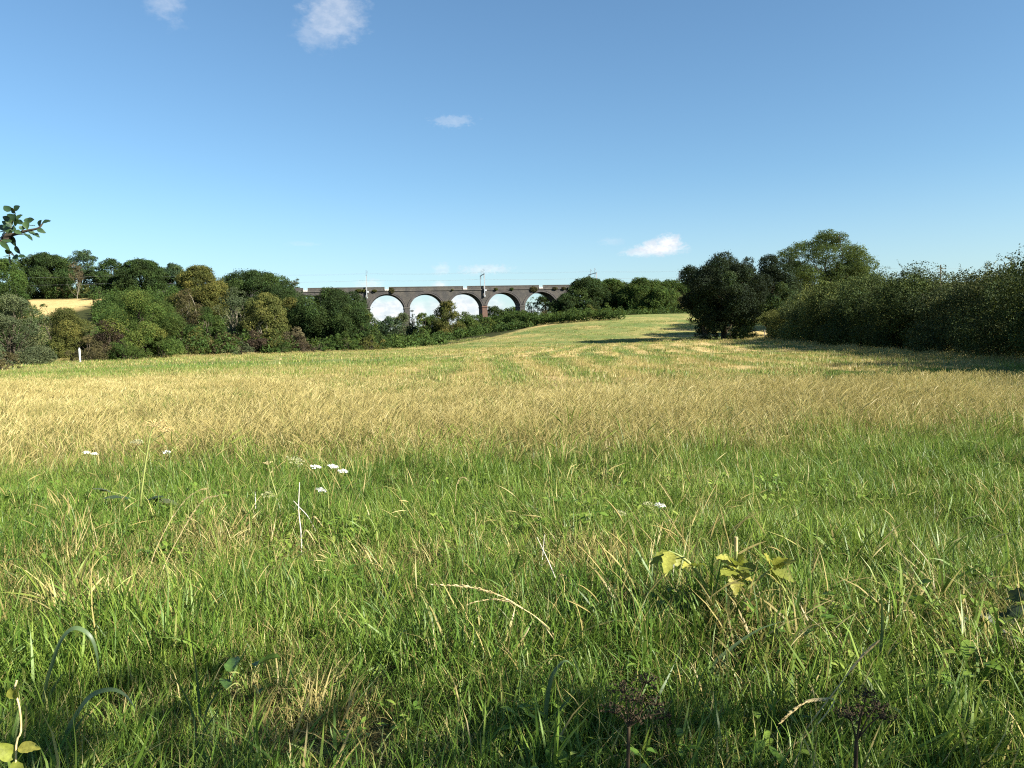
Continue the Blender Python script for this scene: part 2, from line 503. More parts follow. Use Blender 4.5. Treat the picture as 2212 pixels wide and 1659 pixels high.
def tree(name, label, cat, cx, top, hw, D, mat='mid', shape='round', group=None, clear=.22, leaf=None, dens=1.0,
         bark=None, bare=0.0, seed=None, depth=None, vbias=0.0, lobes=None, trunk_r=None, lean=0.0, xyz=None):
    """crown of leaf sprays gathered in uneven clumps on limbs; measured centre, top and half width in the print"""
    seed = seed if seed is not None else (abs(hash((cx, top))) % 100000)
    rng = np.random.default_rng(int(cx * 7 + top * 13) % 99991 if xyz is None else 77 + int(xyz[0] * 10))
    if xyz is None:
        tp = P(cx, top, D)
        g = gz1(tp.x, D)
        H = tp.z - g
        W = hw * K / FPX * D
        base = np.array([tp.x, D, g])
    else:
        base = np.array(xyz[:3], float); H, W = xyz[3], xyz[4]; g = base[2]
    leaf = leaf or max(.15, D * 1.2 / FPX)
    dep = (depth or min(W, max(H * .55, 2.0)))
    root = empty(name, base, label, cat, group)
    R = np.zeros(3)                                  # local frame
    if shape == 'round' and group in ('trees and shrubs of the wood at the left', 'trees in the valley by the viaduct', 'trees behind the trimmed hedge'):
        shape = 'wood'; W *= 1.12; dens *= 1.2
    bush = shape in ('bush', 'wood')
    zc0 = 0.0 if bush else H * clear
    Hc = (H - zc0)
    nl = lobes or int(np.clip(22 + W * Hc * .8, 22, 95))
    cen, rad = [], []
    for k in range(nl):
        for _ in range(30):
            d = sphere_dirs(1, rng)[0]
            rr = rng.uniform(.30, 1.12) ** .6
            if shape == 'cone':
                h = rng.uniform(0, 1) ** 1.3
                th = rng.uniform(0, 2 * np.pi)
                wr = (1 - h) * .82 + .05
                c = np.array([np.cos(th) * W * wr * rng.uniform(.5, 1), np.sin(th) * dep * wr * rng.uniform(.5, 1), zc0 + h * Hc * .95])
                lr = max(.35, W * .32 * (1 - h) + .25)
                break
            if shape == 'open':
                d[2] = d[2] * .9 + .25
            lr = min(W, Hc * .6) * (rng.uniform(.12, .34) if shape != 'open' else rng.uniform(.16, .27))
            if shape == 'open':
                rr = rng.uniform(.6, 1.0)
            if bush:
                hz = abs(d[2]) * (Hc - lr) * rr if shape == 'bush' else rng.uniform(.02, 1) ** .9 * (Hc - lr)
                pr = 1.0 if shape == 'bush' else math.sqrt(max(.06, 1 - max(0, hz / (Hc - lr) - .35) ** 2 / .45)) / max(.35, math.hypot(d[0], d[1]))
                c = np.array([d[0] * (W - lr * .55) * rr * pr, d[1] * (dep - lr * .55) * rr * pr, hz])
                break
            ez = (Hc / 2 - lr * .8)
            c = np.array([d[0] * (W - lr * .5) * rr, d[1] * (dep - lr * .5) * rr, zc0 + Hc / 2 + d[2] * ez * rr])
            break
        cen.append(c + np.array([lean * c[2], 0, 0])); rad.append(lr)
    cen.append(np.array([0, 0, H - (min(W, Hc * .6) * .26 if shape != 'cone' else .3)])); rad.append(min(W, Hc * .6) * .26 if shape != 'cone' else .35)
    cen = np.array(cen); rad = np.array(rad)
    # trunk and limbs
    tm = MB()
    tr = trunk_r or max(.08, H * .026)
    th = H * .72
    nst = 3 if shape == 'bush' else 1
    for q in range(nst):
        a0 = np.array([rng.uniform(-.3, .3) * W * .4, rng.uniform(-.3, .3) * dep * .4, -.25]) if shape == 'bush' else np.array([0, 0, -.3])
        topx = a0 + np.array([rng.normal() * .05 * H + lean * th, rng.normal() * .05 * H, th])
        path = limb(tm, a0, topx, tr * 1.15, tr * .25, rng, 7, .03, 9)
        for c, lr in list(zip(cen, rad))[q::nst][: (26 if shape in ('open', 'sparse') else 14)]:
            ii = int(np.clip(c[2] / H * 8 * rng.uniform(.35, .75), 1, 7))
            limb(tm, path[ii], c, tr * (.42 - .03 * ii), tr * .06, rng, 5, .10, 6)
            if shape in ('open', 'sparse'):
                for _ in range(7):
                    e = c + sphere_dirs(1, rng)[0] * lr * .95
                    limb(tm, c, e, tr * .09, tr * .03, rng, 4, .1, 4)
    tm.build('trunk', bark or BARK, root, smooth=True)
    # leaves
    cm = MB()
    allC, allN, allv = [], [], []
    cc = np.array([lean * H * .55, 0, zc0 + Hc * .45])
    for c, lr in zip(cen, rad):
        area = 4 * np.pi * lr * lr
        n = int(area / (leaf * leaf * .5) * 1.25 * dens)
        ncl = max(4, n // 9)
        d = sphere_dirs(ncl, rng)[rng.integers(0, ncl, n)] + rng.normal(size=(n, 3)) * .16
        d /= np.linalg.norm(d, axis=1)[:, None]
        out = c - cc; out = out / (np.linalg.norm(out) + 1e-6)
        keep = rng.uniform(size=n) < (.45 + .55 * (d @ out * .5 + .5) + .15 * d[:, 2])
        d = d[keep]; n = len(d)
        bumpy = .62 + .45 * rng.uniform(size=n) ** .6 + .16 * np.sin(d[:, 0] * 7 + c[0]) * np.sin(d[:, 1] * 7 + c[1]) * np.sin(d[:, 2] * 6)
        sq = np.array([1, 1, {'cone': .6, 'open': .6}.get(shape, .82)])
        loose = np.where(rng.uniform(size=n) < .10, rng.uniform(.05, .30, n), 0.0)
        pts = c + d * sq * (lr * (bumpy + loose))[:, None] + rng.normal(size=(n, 3)) * leaf * .35
        lv = np.clip(rng.normal(.42 + vbias, .20), .05, .95)
        allC.append(pts); allN.append(d); allv.append(np.clip(lv + rng.normal(0, .17, n), 0, 1))
    # loose fill inside so that only the gaps between clumps show through
    nf = int(W * Hc * 2.2 / (leaf * leaf) * .35 * dens * (.03 if shape in ('open', 'sparse') else 1))
    d = sphere_dirs(nf, rng) * (rng.uniform(size=nf) ** .4)[:, None]
    fill = np.stack([d[:, 0] * W * .68, d[:, 1] * dep * .68, (np.abs(d[:, 2]) * Hc * .72 if bush else zc0 + Hc / 2 + d[:, 2] * Hc * .36)], -1)
    if shape == 'cone':
        fill[:, :2] *= (1.05 - np.clip((fill[:, 2] - zc0) / Hc, 0, 1))[:, None]
    fill[:, 0] += lean * fill[:, 2]
    allC.append(fill); allN.append(d); allv.append(np.clip(rng.normal(.3 + vbias, .15, nf), 0, 1))
    C = np.concatenate(allC); Nn = np.concatenate(allN); v = np.concatenate(allv)
    if bare:
        k = rng.uniform(size=len(C)) > bare
        C, Nn, v = C[k], Nn[k], v[k]
    k = C[:, 2] > .05
    leaves(cm, C[k], Nn[k], leaf, rng, v[k])
    cm.build('crown', LM[mat], root)
    return root


WL = 'trees and shrubs of the wood at the left'
VT = 'trees in the valley by the viaduct'
HB = 'trees behind the trimmed hedge'
T = tree
# the hilltop wood
T('oak_tree', 'mid green leafy tree at the left edge beside the stubble patch', 'tree', 10, 556, 50, 150, 'mid', group=WL, clear=.1)
T('oak_tree', 'broad dark green tree on the hilltop above the stubble patch', 'tree', 92, 543, 60, 236, 'dark', group=WL, clear=.12)
T('ash_tree', 'lighter tree with a gappy crown poking above the hilltop wood', 'tree', 174, 540, 36, 246, 'blue', 'open', group=WL, dens=.85)
T('oak_tree', 'small dark rounded treetop between the gappy tree and the largest dark dome', 'tree', 236, 556, 30, 243, 'dark', group=WL)
T('oak_tree', 'large dark green domed tree in the middle of the hilltop wood', 'tree', 300, 557, 54, 236, 'dark', group=WL, clear=.1)
T('ash_tree', 'bluish green tree behind the olive yellow crown in the hilltop wood', 'tree', 372, 567, 36, 244, 'blue', group=WL)
T('oak_tree', 'dark shaded tree standing over the right end of the stubble patch', 'tree', 214, 585, 40, 238, 'dark', group=WL, clear=.08)
T('sycamore_tree', 'olive yellow tree with speckled foliage beside the dark domed trees', 'tree', 424, 571, 58, 190, 'olive', group=WL, clear=.08, vbias=.05)
T('oak_tree', 'large very dark green tree with a ragged top left of the viaduct', 'tree', 544, 580, 92, 205, 'dark', group=WL, clear=.06)
T('oak_tree', 'dark green tree sloping down to the start of the viaduct', 'tree', 596, 611, 56, 196, 'dark', group=WL, clear=.06)
T('willow_tree', 'small pale grey green tree peeping over the left end of the viaduct', 'tree', 634, 604, 24, 262, 'grey', 'open', group=WL)
T('birch_tree', 'rusty brown birch with a thin white trunk in the hilltop wood', 'tree', 163, 564, 17, 229, 'pink', group=WL, bark=PALEBARK, bare=.3, clear=.35, trunk_r=.07, shape='birch')
T('hawthorn_bush', 'pale green scrub along the top edge of the stubble patch', 'shrub', 168, 612, 34, 233, 'olive', 'bush', group=WL, depth=3)
T('hawthorn_bush', 'grey brown scrub on the top edge of the stubble patch under the rusty birch', 'shrub', 120, 608, 30, 235, 'brown', 'bush', group=WL, depth=3)
T('hawthorn_bush', 'dark green scrub below the shaded tree at the stubble patch', 'shrub', 214, 618, 30, 228, 'dark', 'bush', group=WL, depth=4)
# in front, along the field edge
T('willow_bush', 'grey green willow bush with yellow specks at the left edge of the field', 'shrub', 18, 632, 82, 86, 'grey', 'bush', group=WL, depth=5)
T('hawthorn_bush', 'yellowish olive bush behind the white post', 'shrub', 140, 662, 66, 108, 'olive', 'bush', group=WL, depth=4.5)
T('dogwood_bush', 'dark maroon bush right of the white post', 'shrub', 236, 690, 46, 105, 'maroon', 'bush', group=WL, depth=3)
T('elder_bush', 'dark green bush just below the stubble patch', 'shrub', 94, 656, 24, 122, 'mid', 'bush', group=WL, depth=4)
T('sycamore_tree', 'large bright green rounded bush below the stubble patch', 'tree', 297, 624, 98, 110, 'bright', 'bush', group=WL, depth=6)
T('goat_willow', 'brownish olive tree with pale stems behind the large bright bush', 'tree', 398, 625, 54, 136, 'brown', 'bush', group=WL, bark=PALEBARK, depth=5)
T('hazel_bush', 'rounded fresh green bush right of the pale stemmed tree', 'shrub', 444, 660, 50, 132, 'mid', 'bush', group=WL, depth=5)
T('goat_willow', 'grey green thicket of bare upright stems beside the yellow tree', 'tree', 502, 618, 48, 152, 'grey', 'bush', group=WL, bark=PALEBARK, bare=.3, depth=5)
T('field_maple', 'yellow autumn tree with pale upright trunks', 'tree', 572, 630, 50, 146, 'yellow', group=WL, bark=PALEBARK, clear=.12, dens=.9)
T('field_maple', 'green and yellow tree between the yellow tree and the big dark oak', 'tree', 628, 640, 34, 152, 'olive', group=WL, clear=.1)
T('oak_tree', 'big dark spreading oak covering the left end of the viaduct', 'tree', 716, 619, 84, 150, 'dark', group=WL, clear=.06)
T('oak_tree', 'dark low bough of oak leaves beside the green willow by the first open arch', 'tree', 770, 664, 44, 146, 'dark', group=WL, clear=.05)
T('willow_bush', 'light green willow at the right foot of the big dark oak', 'shrub', 797, 676, 26, 145, 'bright', 'bush', group=WL, depth=4)
for (cx, top, hw, D, m, lab) in [
        (345, 722, 40, 108, 'bright', 'low bright green bush at the foot of the large rounded bush'),
        (402, 728, 34, 118, 'olive', 'low olive bush left of the grey bush at the field edge'),
        (428, 706, 40, 124, 'olive', 'yellow flecked bush under the rounded fresh green bush'),
        (486, 716, 44, 124, 'brown', 'brown green bush below the bare stemmed thicket'),
        (545, 712, 40, 128, 'maroon', 'dark red brown bush below the yellow tree'),
        (592, 716, 36, 130, 'olive', 'light olive bush right of the dark red brown one'),
        (640, 704, 36, 134, 'pink', 'pinkish seeding bush left of the big dark oak'),
        (652, 726, 28, 128, 'maroon', 'small dark maroon bush under the pinkish one'),
        (690, 728, 40, 130, 'mid', 'low green bush in front of the big dark oak'),
        (745, 714, 44, 136, 'mid', 'green thicket at the right foot of the big dark oak'),
        (520, 738, 40, 118, 'grey', 'low grey green scrub at the dry field edge'),
        (615, 738, 42, 124, 'mid', 'low fresh green scrub beside the small maroon bush'),
        (800, 724, 40, 138, 'olive', 'olive scrub where the trimmed hedge begins'),
        (268, 728, 40, 102, 'mid', 'low green bush between the maroon bush and the large bright one'),
        (190, 722, 44, 100, 'brown', 'dark brown low bush directly behind the white post'),
        (-10, 752, 40, 66, 'brown', 'rusty bracken clump at the lower left edge of the field')]:
    T('scrub_bush', lab, 'shrub', cx, top, hw, D, m, 'bush', group='low bushes along the field edge', depth=2.5)
# around the viaduct
T('oak_tree', 'rounded dark green tree under the first open arch', 'tree', 841, 681, 34, 216, 'blue', group=VT, clear=.05)
T('birch_tree', 'pale feathery tree left of the dark conifer', 'tree', 870, 674, 24, 208, 'grey', group=VT, clear=.05)
T('fir_tree', 'dark pointed conifer in front of a viaduct pier', 'tree', 890, 668, 18, 200, 'fir', 'cone', group=VT, clear=.04)
T('alder_tree', 'small fresh green tree with a visible trunk beside the conifer', 'tree', 912, 675, 19, 192, 'bright', group=VT, clear=.2)
T('hawthorn_bush', 'bright green bush between the conifer and the olive tree', 'shrub', 936, 678, 28, 206, 'mid', group=VT, clear=.05)
T('sycamore_tree', 'olive tree reaching up to a pier of the viaduct', 'tree', 966, 649, 36, 195, 'olive', group=VT, clear=.08)
T('oak_tree', 'dark green tree right of the olive tree below an arch', 'tree', 1006, 671, 34, 208, 'mid', group=VT, clear=.05)
T('elder_bush', 'dark bush left of the red brick pier', 'shrub', 1036, 678, 16, 222, 'dark', group=VT, clear=.05)
T('oak_tree', 'dark tree behind the viaduct right of the red brick pier', 'tree', 1068, 660, 30, 272, 'dark', group=VT, clear=.05)
T('oak_tree', 'dark twin topped tree behind the viaduct in the next arch', 'tree', 1108, 661, 30, 276, 'mid', group=VT, clear=.05)
T('ash_tree', 'thin bluish half bare tree seen through the last arch', 'tree', 1150, 641, 16, 274, 'blue', 'sparse', group=VT, bare=.6)
T('ash_tree', 'dark open crowned tree filling the last arch', 'tree', 1184, 633, 32, 272, 'dark', 'open', group=VT, dens=.8)
T('hawthorn_bush', 'yellow green bush in front of the red brick pier', 'shrub', 1052, 682, 26, 214, 'bright', 'bush', group=VT, depth=3)
T('hawthorn_bush', 'olive bush behind the hedge below the last two piers', 'shrub', 1118, 676, 34, 226, 'olive', 'bush', group=VT, depth=3)
T('hawthorn_bush', 'small olive bush below the dark open crowned tree', 'shrub', 1178, 668, 24, 228, 'brown', 'bush', group=VT, depth=3)
T('oak_tree', 'tall dark tree hiding the right end of the viaduct', 'tree', 1268, 597, 52, 236, 'dark', group=HB, clear=.06)
T('oak_tree', 'dark green flank tree hanging over the last arch', 'tree', 1226, 632, 34, 232, 'dark', group=HB, clear=.04)
T('oak_tree', 'mid green tree between the tall dark tree and the broad sunlit one', 'tree', 1322, 600, 38, 240, 'mid', group=HB, clear=.06)
T('oak_tree', 'broad tree with a sunlit right side behind the hedge', 'tree', 1386, 598, 50, 232, 'mid', group=HB, clear=.05)
T('oak_tree', 'lower sunlit green tree beside the brown embankment', 'tree', 1428, 618, 34, 226, 'mid', group=HB, clear=.04, vbias=.08)
T('hawthorn_bush', 'pale olive rounded bush in front of the tall dark tree', 'shrub', 1272, 658, 21, 214, 'olive', 'bush', group=HB, depth=3)
T('holly_tree', 'small pointed green tree beside the pale olive bush', 'tree', 1310, 654, 17, 216, 'mid', 'cone', group=HB, clear=.02)
T('bramble_bush', 'low bramble bank between the sunlit trees and the dark oak', 'shrub', 1462, 670, 44, 212, 'mid', 'bush', group=HB, depth=3)
T('oak_tree', 'dense dark green tree at the left of the brown embankment', 'tree', 1408, 606, 40, 244, 'dark', group=HB, clear=.04)
T('scrub_bush', 'brown dry scrub on top of the railway embankment', 'shrub', 1466, 616, 40, 262, 'brown', 'bush', group=HB, depth=4)
T('scrub_bush', 'dark ivy covered scrub on the embankment slope', 'shrub', 1470, 640, 34, 240, 'brown', 'bush', group=HB, depth=3)
# undergrowth filling the slope of the wood
rng_u = np.random.default_rng(77)
n_u = 7000
ux = rng_u.uniform(-185, 80, n_u); uy = rng_u.uniform(100, 310, n_u)
ku = (woodmask(ux, uy) > .6) & ((ux < -14) | (uy > 186)) & (np.abs(ux) < .72 * uy) & ~((uy > 140) & (uy < 228) & (ux / uy * FPX + 512 > 14) & (ux / uy * FPX + 512 < 100))
ux, uy = ux[ku], uy[ku]
m = MB()
for x_, y_ in zip(ux, uy):
    hgt = rng_u.uniform(1.2, 3.6) * (1.25 if x_ < -40 else .8); rad_ = rng_u.uniform(1.0, 2.2)
    n_ = 150
    d_ = sphere_dirs(n_, rng_u); d_[:, 2] = np.abs(d_[:, 2])
    c_ = np.array([x_, y_, gz1(x_, y_)]) + d_ * np.array([rad_, rad_, hgt]) * rng_u.uniform(.6, 1.05, n_)[:, None]
    leaves(m, c_, d_, .48, rng_u, np.clip(rng_u.normal(rng_u.uniform(.1, .6), .15, n_), 0, 1))
tag(m.build('woodland_undergrowth', LM['mid']), 'dark green undergrowth on the wooded slopes', 'undergrowth', None, 'stuff')
# the lone oak and what stands by it
RG = 'trees and shrubs at the right of the field'
T('oak_tree', 'very dark dense oak with a thick trunk at the right of the field', 'tree', 1562, 541, 92, 130, 'oakblk', group=RG, clear=.06, leaf=.24, dens=1.2, trunk_r=.5)
T('oak_tree', 'dark tree leaning behind the very dark oak', 'tree', 1660, 547, 72, 139, 'oakblk', group=RG, clear=.04, leaf=.24)
T('ash_tree', 'tall airy ash with an open crown above the right hand hedge', 'tree', 1778, 497, 106, 150, 'ash', 'open', group=RG, clear=.2, leaf=.24, dens=.58, lobes=66, trunk_r=.36)
T('ash_tree', 'lower green shoulder tree on the right of the airy ash', 'tree', 1836, 560, 60, 146, 'ash', group=RG, clear=.1, leaf=.24)
T('holly_bush', 'dark bush under the left side of the very dark oak', 'shrub', 1522, 664, 28, 128, 'oakblk', 'bush', group=RG, depth=2.5)
T('elder_bush', 'grey green bush right of the oak trunk', 'shrub', 1606, 676, 34, 126, 'ash', 'bush', group=RG, depth=2.5)
T('hawthorn_bush', 'dull green bush in the gap before the hedge', 'shrub', 1690, 682, 32, 121, 'ash', 'bush', group=RG, depth=2.5)
T('bramble_bush', 'low sunlit bramble patch between the oak and the hedge', 'shrub', 1690, 716, 44, 114, 'olive', 'bush', group=RG, depth=2)
T('oak_tree', 'dark shaded tree behind the yellow green end of the hedge', 'tree', 1690, 610, 46, 124, 'dark', group=RG, clear=.04, leaf=.24)


def hedge(name, label, cat, path, heights, halfd, mat, leaf, group=None, seed=1, dens=1.0, foot=0.0, vspread=.16, spiky=0.0, vb=0.0):
    """hedge mass: overlapping leafy clumps along a path on the ground, with stems inside"""
    rng = np.random.default_rng(seed)
    path = np.asarray(path, float)
    seg = np.linalg.norm(np.diff(path, axis=0), axis=1); cum = np.r_[0, np.cumsum(seg)]
    L = cum[-1]
    c0 = np.array([path[0, 0], path[0, 1], gz1(*path[0])])
    root = empty(name, c0, label, cat, group)
    cm, tm = MB(), MB()
    C, N, v = [], [], []
    n_l = int(L / (halfd * .55)) + 2
    for k in range(n_l):
        s = L * (k + .5) / n_l
        x = np.interp(s, cum, path[:, 0]); y = np.interp(s, cum, path[:, 1]); h = np.interp(s / L, np.linspace(0, 1, len(heights)), heights)
        h *= 1 + .42 * (vnoise(s * .33, 0 * s + seed, seed) - .5) + .12 * rng.normal() * .6
        g = gz1(x, y)
        if k % max(1, n_l // 12) == 0:
          tm = MB(); tm.tube([(x - c0[0] + rng.normal() * .2, y - c0[1] + rng.normal() * .2, g - c0[2] - .2), (x - c0[0] + rng.normal() * .4, y - c0[1] + rng.normal() * .4, g - c0[2] + h * .75)], [.05, .015], 5, cap=False); tm.build('stem', BARK, root)
        lv0 = rng.normal(.45 + vb, .14)
        rows = max(1, int(round(h / (halfd * 1.0))))
        for q in range(rows):
            zc = h * (q + .5) / rows * (.98)
            taper = 1 - .35 * (q / max(1, rows)) ** 2
            for side in (-1, 1, 0):
                lr = min(halfd * rng.uniform(.34, .80), h * .5)
                c = np.array([x - c0[0] + rng.normal() * .42 * halfd, y - c0[1] + rng.normal() * .42 * halfd, g - c0[2] + min(zc + rng.normal() * .15 * halfd, h - lr * .6)])
                # offset across the path
                i = min(np.searchsorted(cum, s) - 1, len(path) - 2); dvec = (path[i + 1] - path[i]) / (seg[i] + 1e-9)
                c[:2] += np.array([-dvec[1], dvec[0]]) * side * halfd * .55 * taper
                n = int(4 * np.pi * lr * lr / (leaf * leaf * .5) * .62 * dens)
                ncl = max(4, n // 10)
                ci = rng.integers(0, ncl, n)
                d = sphere_dirs(ncl, rng)[ci] + rng.normal(size=(n, 3)) * .13
                d /= np.linalg.norm(d, axis=1)[:, None]
                bump = (.62 + .55 * rng.uniform(size=ncl) ** 1.2)[ci] + rng.normal(0, .07, n)
                C.append(c + d * (lr * bump)[:, None] * np.array([1, 1, .9])); N.append(d)
                v.append(np.clip(lv0 + rng.normal(0, .06) + rng.normal(0, vspread, n), 0, 1))
        if spiky and rng.uniform() < spiky:
            # wands of new growth standing above the hedge line
            for _ in range(rng.integers(1, 4)):
                b0 = np.array([x - c0[0] + rng.normal() * .4, y - c0[1] + rng.normal() * .4, g - c0[2] + h * .85])
                e = b0 + np.array([rng.normal() * .35, rng.normal() * .3, rng.uniform(.6, 1.9)])
                wm = MB(); pth = limb(wm, b0, e, .014, .005, rng, 4, .15, 5)
                wm.build('twig', BARK, root)
                m = int(30 * dens)
                tt = rng.uniform(.25, 1, m)
                pts = np.stack([np.interp(tt, np.linspace(0, 1, 5), pth[:, a_]) for a_ in range(3)], -1) + rng.normal(size=(m, 3)) * .07
                C.append(pts); N.append(sphere_dirs(m, rng)); v.append(np.clip(rng.normal(.5 + vb, .2, m), 0, 1))
    C = np.concatenate(C); N = np.concatenate(N); v = np.concatenate(v)
    gzv = gz(C[:, 0] + c0[0], C[:, 1] + c0[1]) - c0[2]
    k = C[:, 2] > gzv + foot
    leaves(cm, C[k], N[k], leaf, rng, v[k])
    cm.build('foliage', LM[mat], root)
    return root


# trimmed hedge following the edge of the rising field
hp = [hit(px, py, 120, 235) for px, py in ((812, 750), (880, 745), (935, 738), (1000, 726), (1080, 713), (1160, 703), (1240, 696), (1342, 691))]
hpth = [(q.x, q.y + .8) for q in hp]
hedge('field_hedge', 'long low trimmed green hedge along the edge of the rising field', 'hedge', hpth, [3.3, 3.4, 3.2, 2.6, 2.4, 2.2, 2.1, 2.1], 1.1, 'mid', .26, seed=5)
hpth2 = [(q.x - .6, q.y + 4.2) for q in hp[:6]]
hedge('field_hedge', 'taller rough hedge growing behind the trimmed hedge', 'hedge', hpth2, [4.6, 4.8, 4.6, 4.0, 3.4, 3.2], 1.5, 'mid', .28, seed=8, vb=-.05)

# the tall unkempt hedge at the right, a row of shrubs one can tell apart
HG = 'shrubs of the tall hedge at the right'
hedge('hedge_shrub', 'yellow green shrub at the far end of the tall hedge', 'shrub', [(38.6, 112), (37.4, 104)], [4.2, 5.0], 2.2, 'yellow', .17, HG, 31, vb=.05, spiky=.3)
hedge('hedge_shrub', 'grey green shrub next to the yellow green hedge end', 'shrub', [(37.4, 103), (35.9, 93)], [5.4, 5.6], 2.2, 'h_grey', .17, HG, 32, spiky=.3)
hedge('hedge_shrub', 'dull olive shrub in the middle of the tall hedge', 'shrub', [(35.7, 92), (34.0, 80)], [5.7, 5.5], 2.1, 'h_yellow', .16, HG, 33, spiky=.4)
hedge('hedge_shrub', 'dark green ivy clad shrub below the small utility pole', 'shrub', [(33.8, 79), (32.0, 68)], [5.5, 5.5], 2.1, 'h_dark', .15, HG, 34, vb=.1, spiky=.6)
hedge('hedge_shrub', 'golden olive shrub right of the small utility pole', 'shrub', [(31.8, 67), (29.6, 55)], [5.1, 5.0], 2.0, 'h_yellow', .135, HG, 35, vb=-.15, spiky=.6)
hedge('hedge_shrub', 'tall twiggy brownish shrub at the right edge of the photo', 'shrub', [(29.4, 54), (26.8, 41)], [5.0, 4.9], 2.0, 'h_brown', .12, HG, 36, spiky=.8, vb=.1)
hedge('hedge_shrub', 'dark shaded nearest shrub of the tall hedge', 'shrub', [(26.6, 40), (23.5, 27)], [4.9, 5.0], 2.0, 'h_dark', .12, HG, 37, spiky=.6)
hedge('hedge_row', 'dark hedge continuing past the right edge of the photo', 'hedge', [(23.8, 26), (24.5, 8)], [6.2, 6.2], 2.2, 'dark', .16, None, 38)
T('oak_tree', 'tall tree behind the tall hedge that shades its near end', 'tree', 0, 0, 0, 36, 'dark', xyz=(36, 26, 0.2, 11.0, 5.0), leaf=.24, clear=.1)
T('oak_tree', 'tree outside the view that shades the foreground grass', 'tree', 0, 0, 0, 30, 'dark', xyz=(5.3, -.25, 0, 5.2, 1.7), leaf=.12, clear=.36, dens=.42, lobes=24)

# ------------------------------------------------------------------ viaduct
def brick_material(name, c1, c2, stain, stain_amt=.5):
    m = bpy.data.materials.new(name); m.use_nodes = True
    t = NT(m.node_tree); m.node_tree.nodes.clear()
    tcn = t.n('ShaderNodeTexCoord')
    br = t.n('ShaderNodeTexBrick')
    mp = t.n('ShaderNodeMapping'); mp.inputs['Rotation'].default_value = (math.radians(90), 0, 0)
    t.l(tcn.outputs['Object'], mp.inputs[0]); t.l(mp.outputs[0], br.inputs['Vector'])
    br.inputs['Color1'].default_value = (*c1, 1); br.inputs['Color2'].default_value = (*c2, 1); br.inputs['Mortar'].default_value = (.10, .095, .085, 1)
    br.inputs['Scale'].default_value = 1.0; br.inputs['Brick Width'].default_value = .45; br.inputs['Row Height'].default_value = .15; br.inputs['Mortar Size'].default_value = .012
    n1 = t.noise(tcn.outputs['Object'], .35, 6.0, .7); n2 = t.noise(tcn.outputs['Object'], 2.4, 6.0, .75)
    mps = t.n('ShaderNodeMapping'); mps.inputs['Scale'].default_value = (1.6, 1.6, .25); t.l(tcn.outputs['Object'], mps.inputs[0])
    n3 = t.noise(mps.outputs[0], 1.0, 5.0, .7)
    c = t.mix(t.mapr(n1, .35, .7, 0, .75), br.outputs['Color'], (.035, .036, .038))
    c = t.mix(t.mapr(n2, .56, .74, 0, stain_amt), c, stain)
    c = t.mix(t.mapr(n3, .6, .8, 0, stain_amt * .7), c, stain)
    p = t.n('ShaderNodeBsdfPrincipled'); t.l(c, p.inputs['Base Color']); p.inputs['Roughness'].default_value = .85; p.inputs['Specular IOR Level'].default_value = .2
    t.l(p.outputs[0], t.n('ShaderNodeOutputMaterial').inputs[0])
    return m


BRICK = brick_material('sooty_blue_brick', (.050, .046, .041), (.085, .076, .063), (.24, .22, .19))
RINGB = brick_material('arch_ring_brick', (.055, .050, .050), (.085, .075, .07), (.26, .24, .21), .55)
REDB = brick_material('red_brick', (.135, .068, .046), (.18, .092, .06), (.10, .075, .06), .5)
CAPST = brick_material('weathered_cap_stone', (.095, .088, .075), (.13, .118, .10), (.30, .28, .24), .5)
WHITEP = plain_material('pale_refuge_panel', (.42, .41, .37), (.55, .53, .48), 3.0, .7)
TOPZ, DEPTH = 18.05, 8.0
vroot = empty('railway_viaduct', (VIA0[0], VIA0[1], 0), 'long dark brick railway viaduct with tall round arches across the valley', 'viaduct')
vroot.rotation_euler = (0, 0, math.atan2(VDIR[1], VDIR[0]))
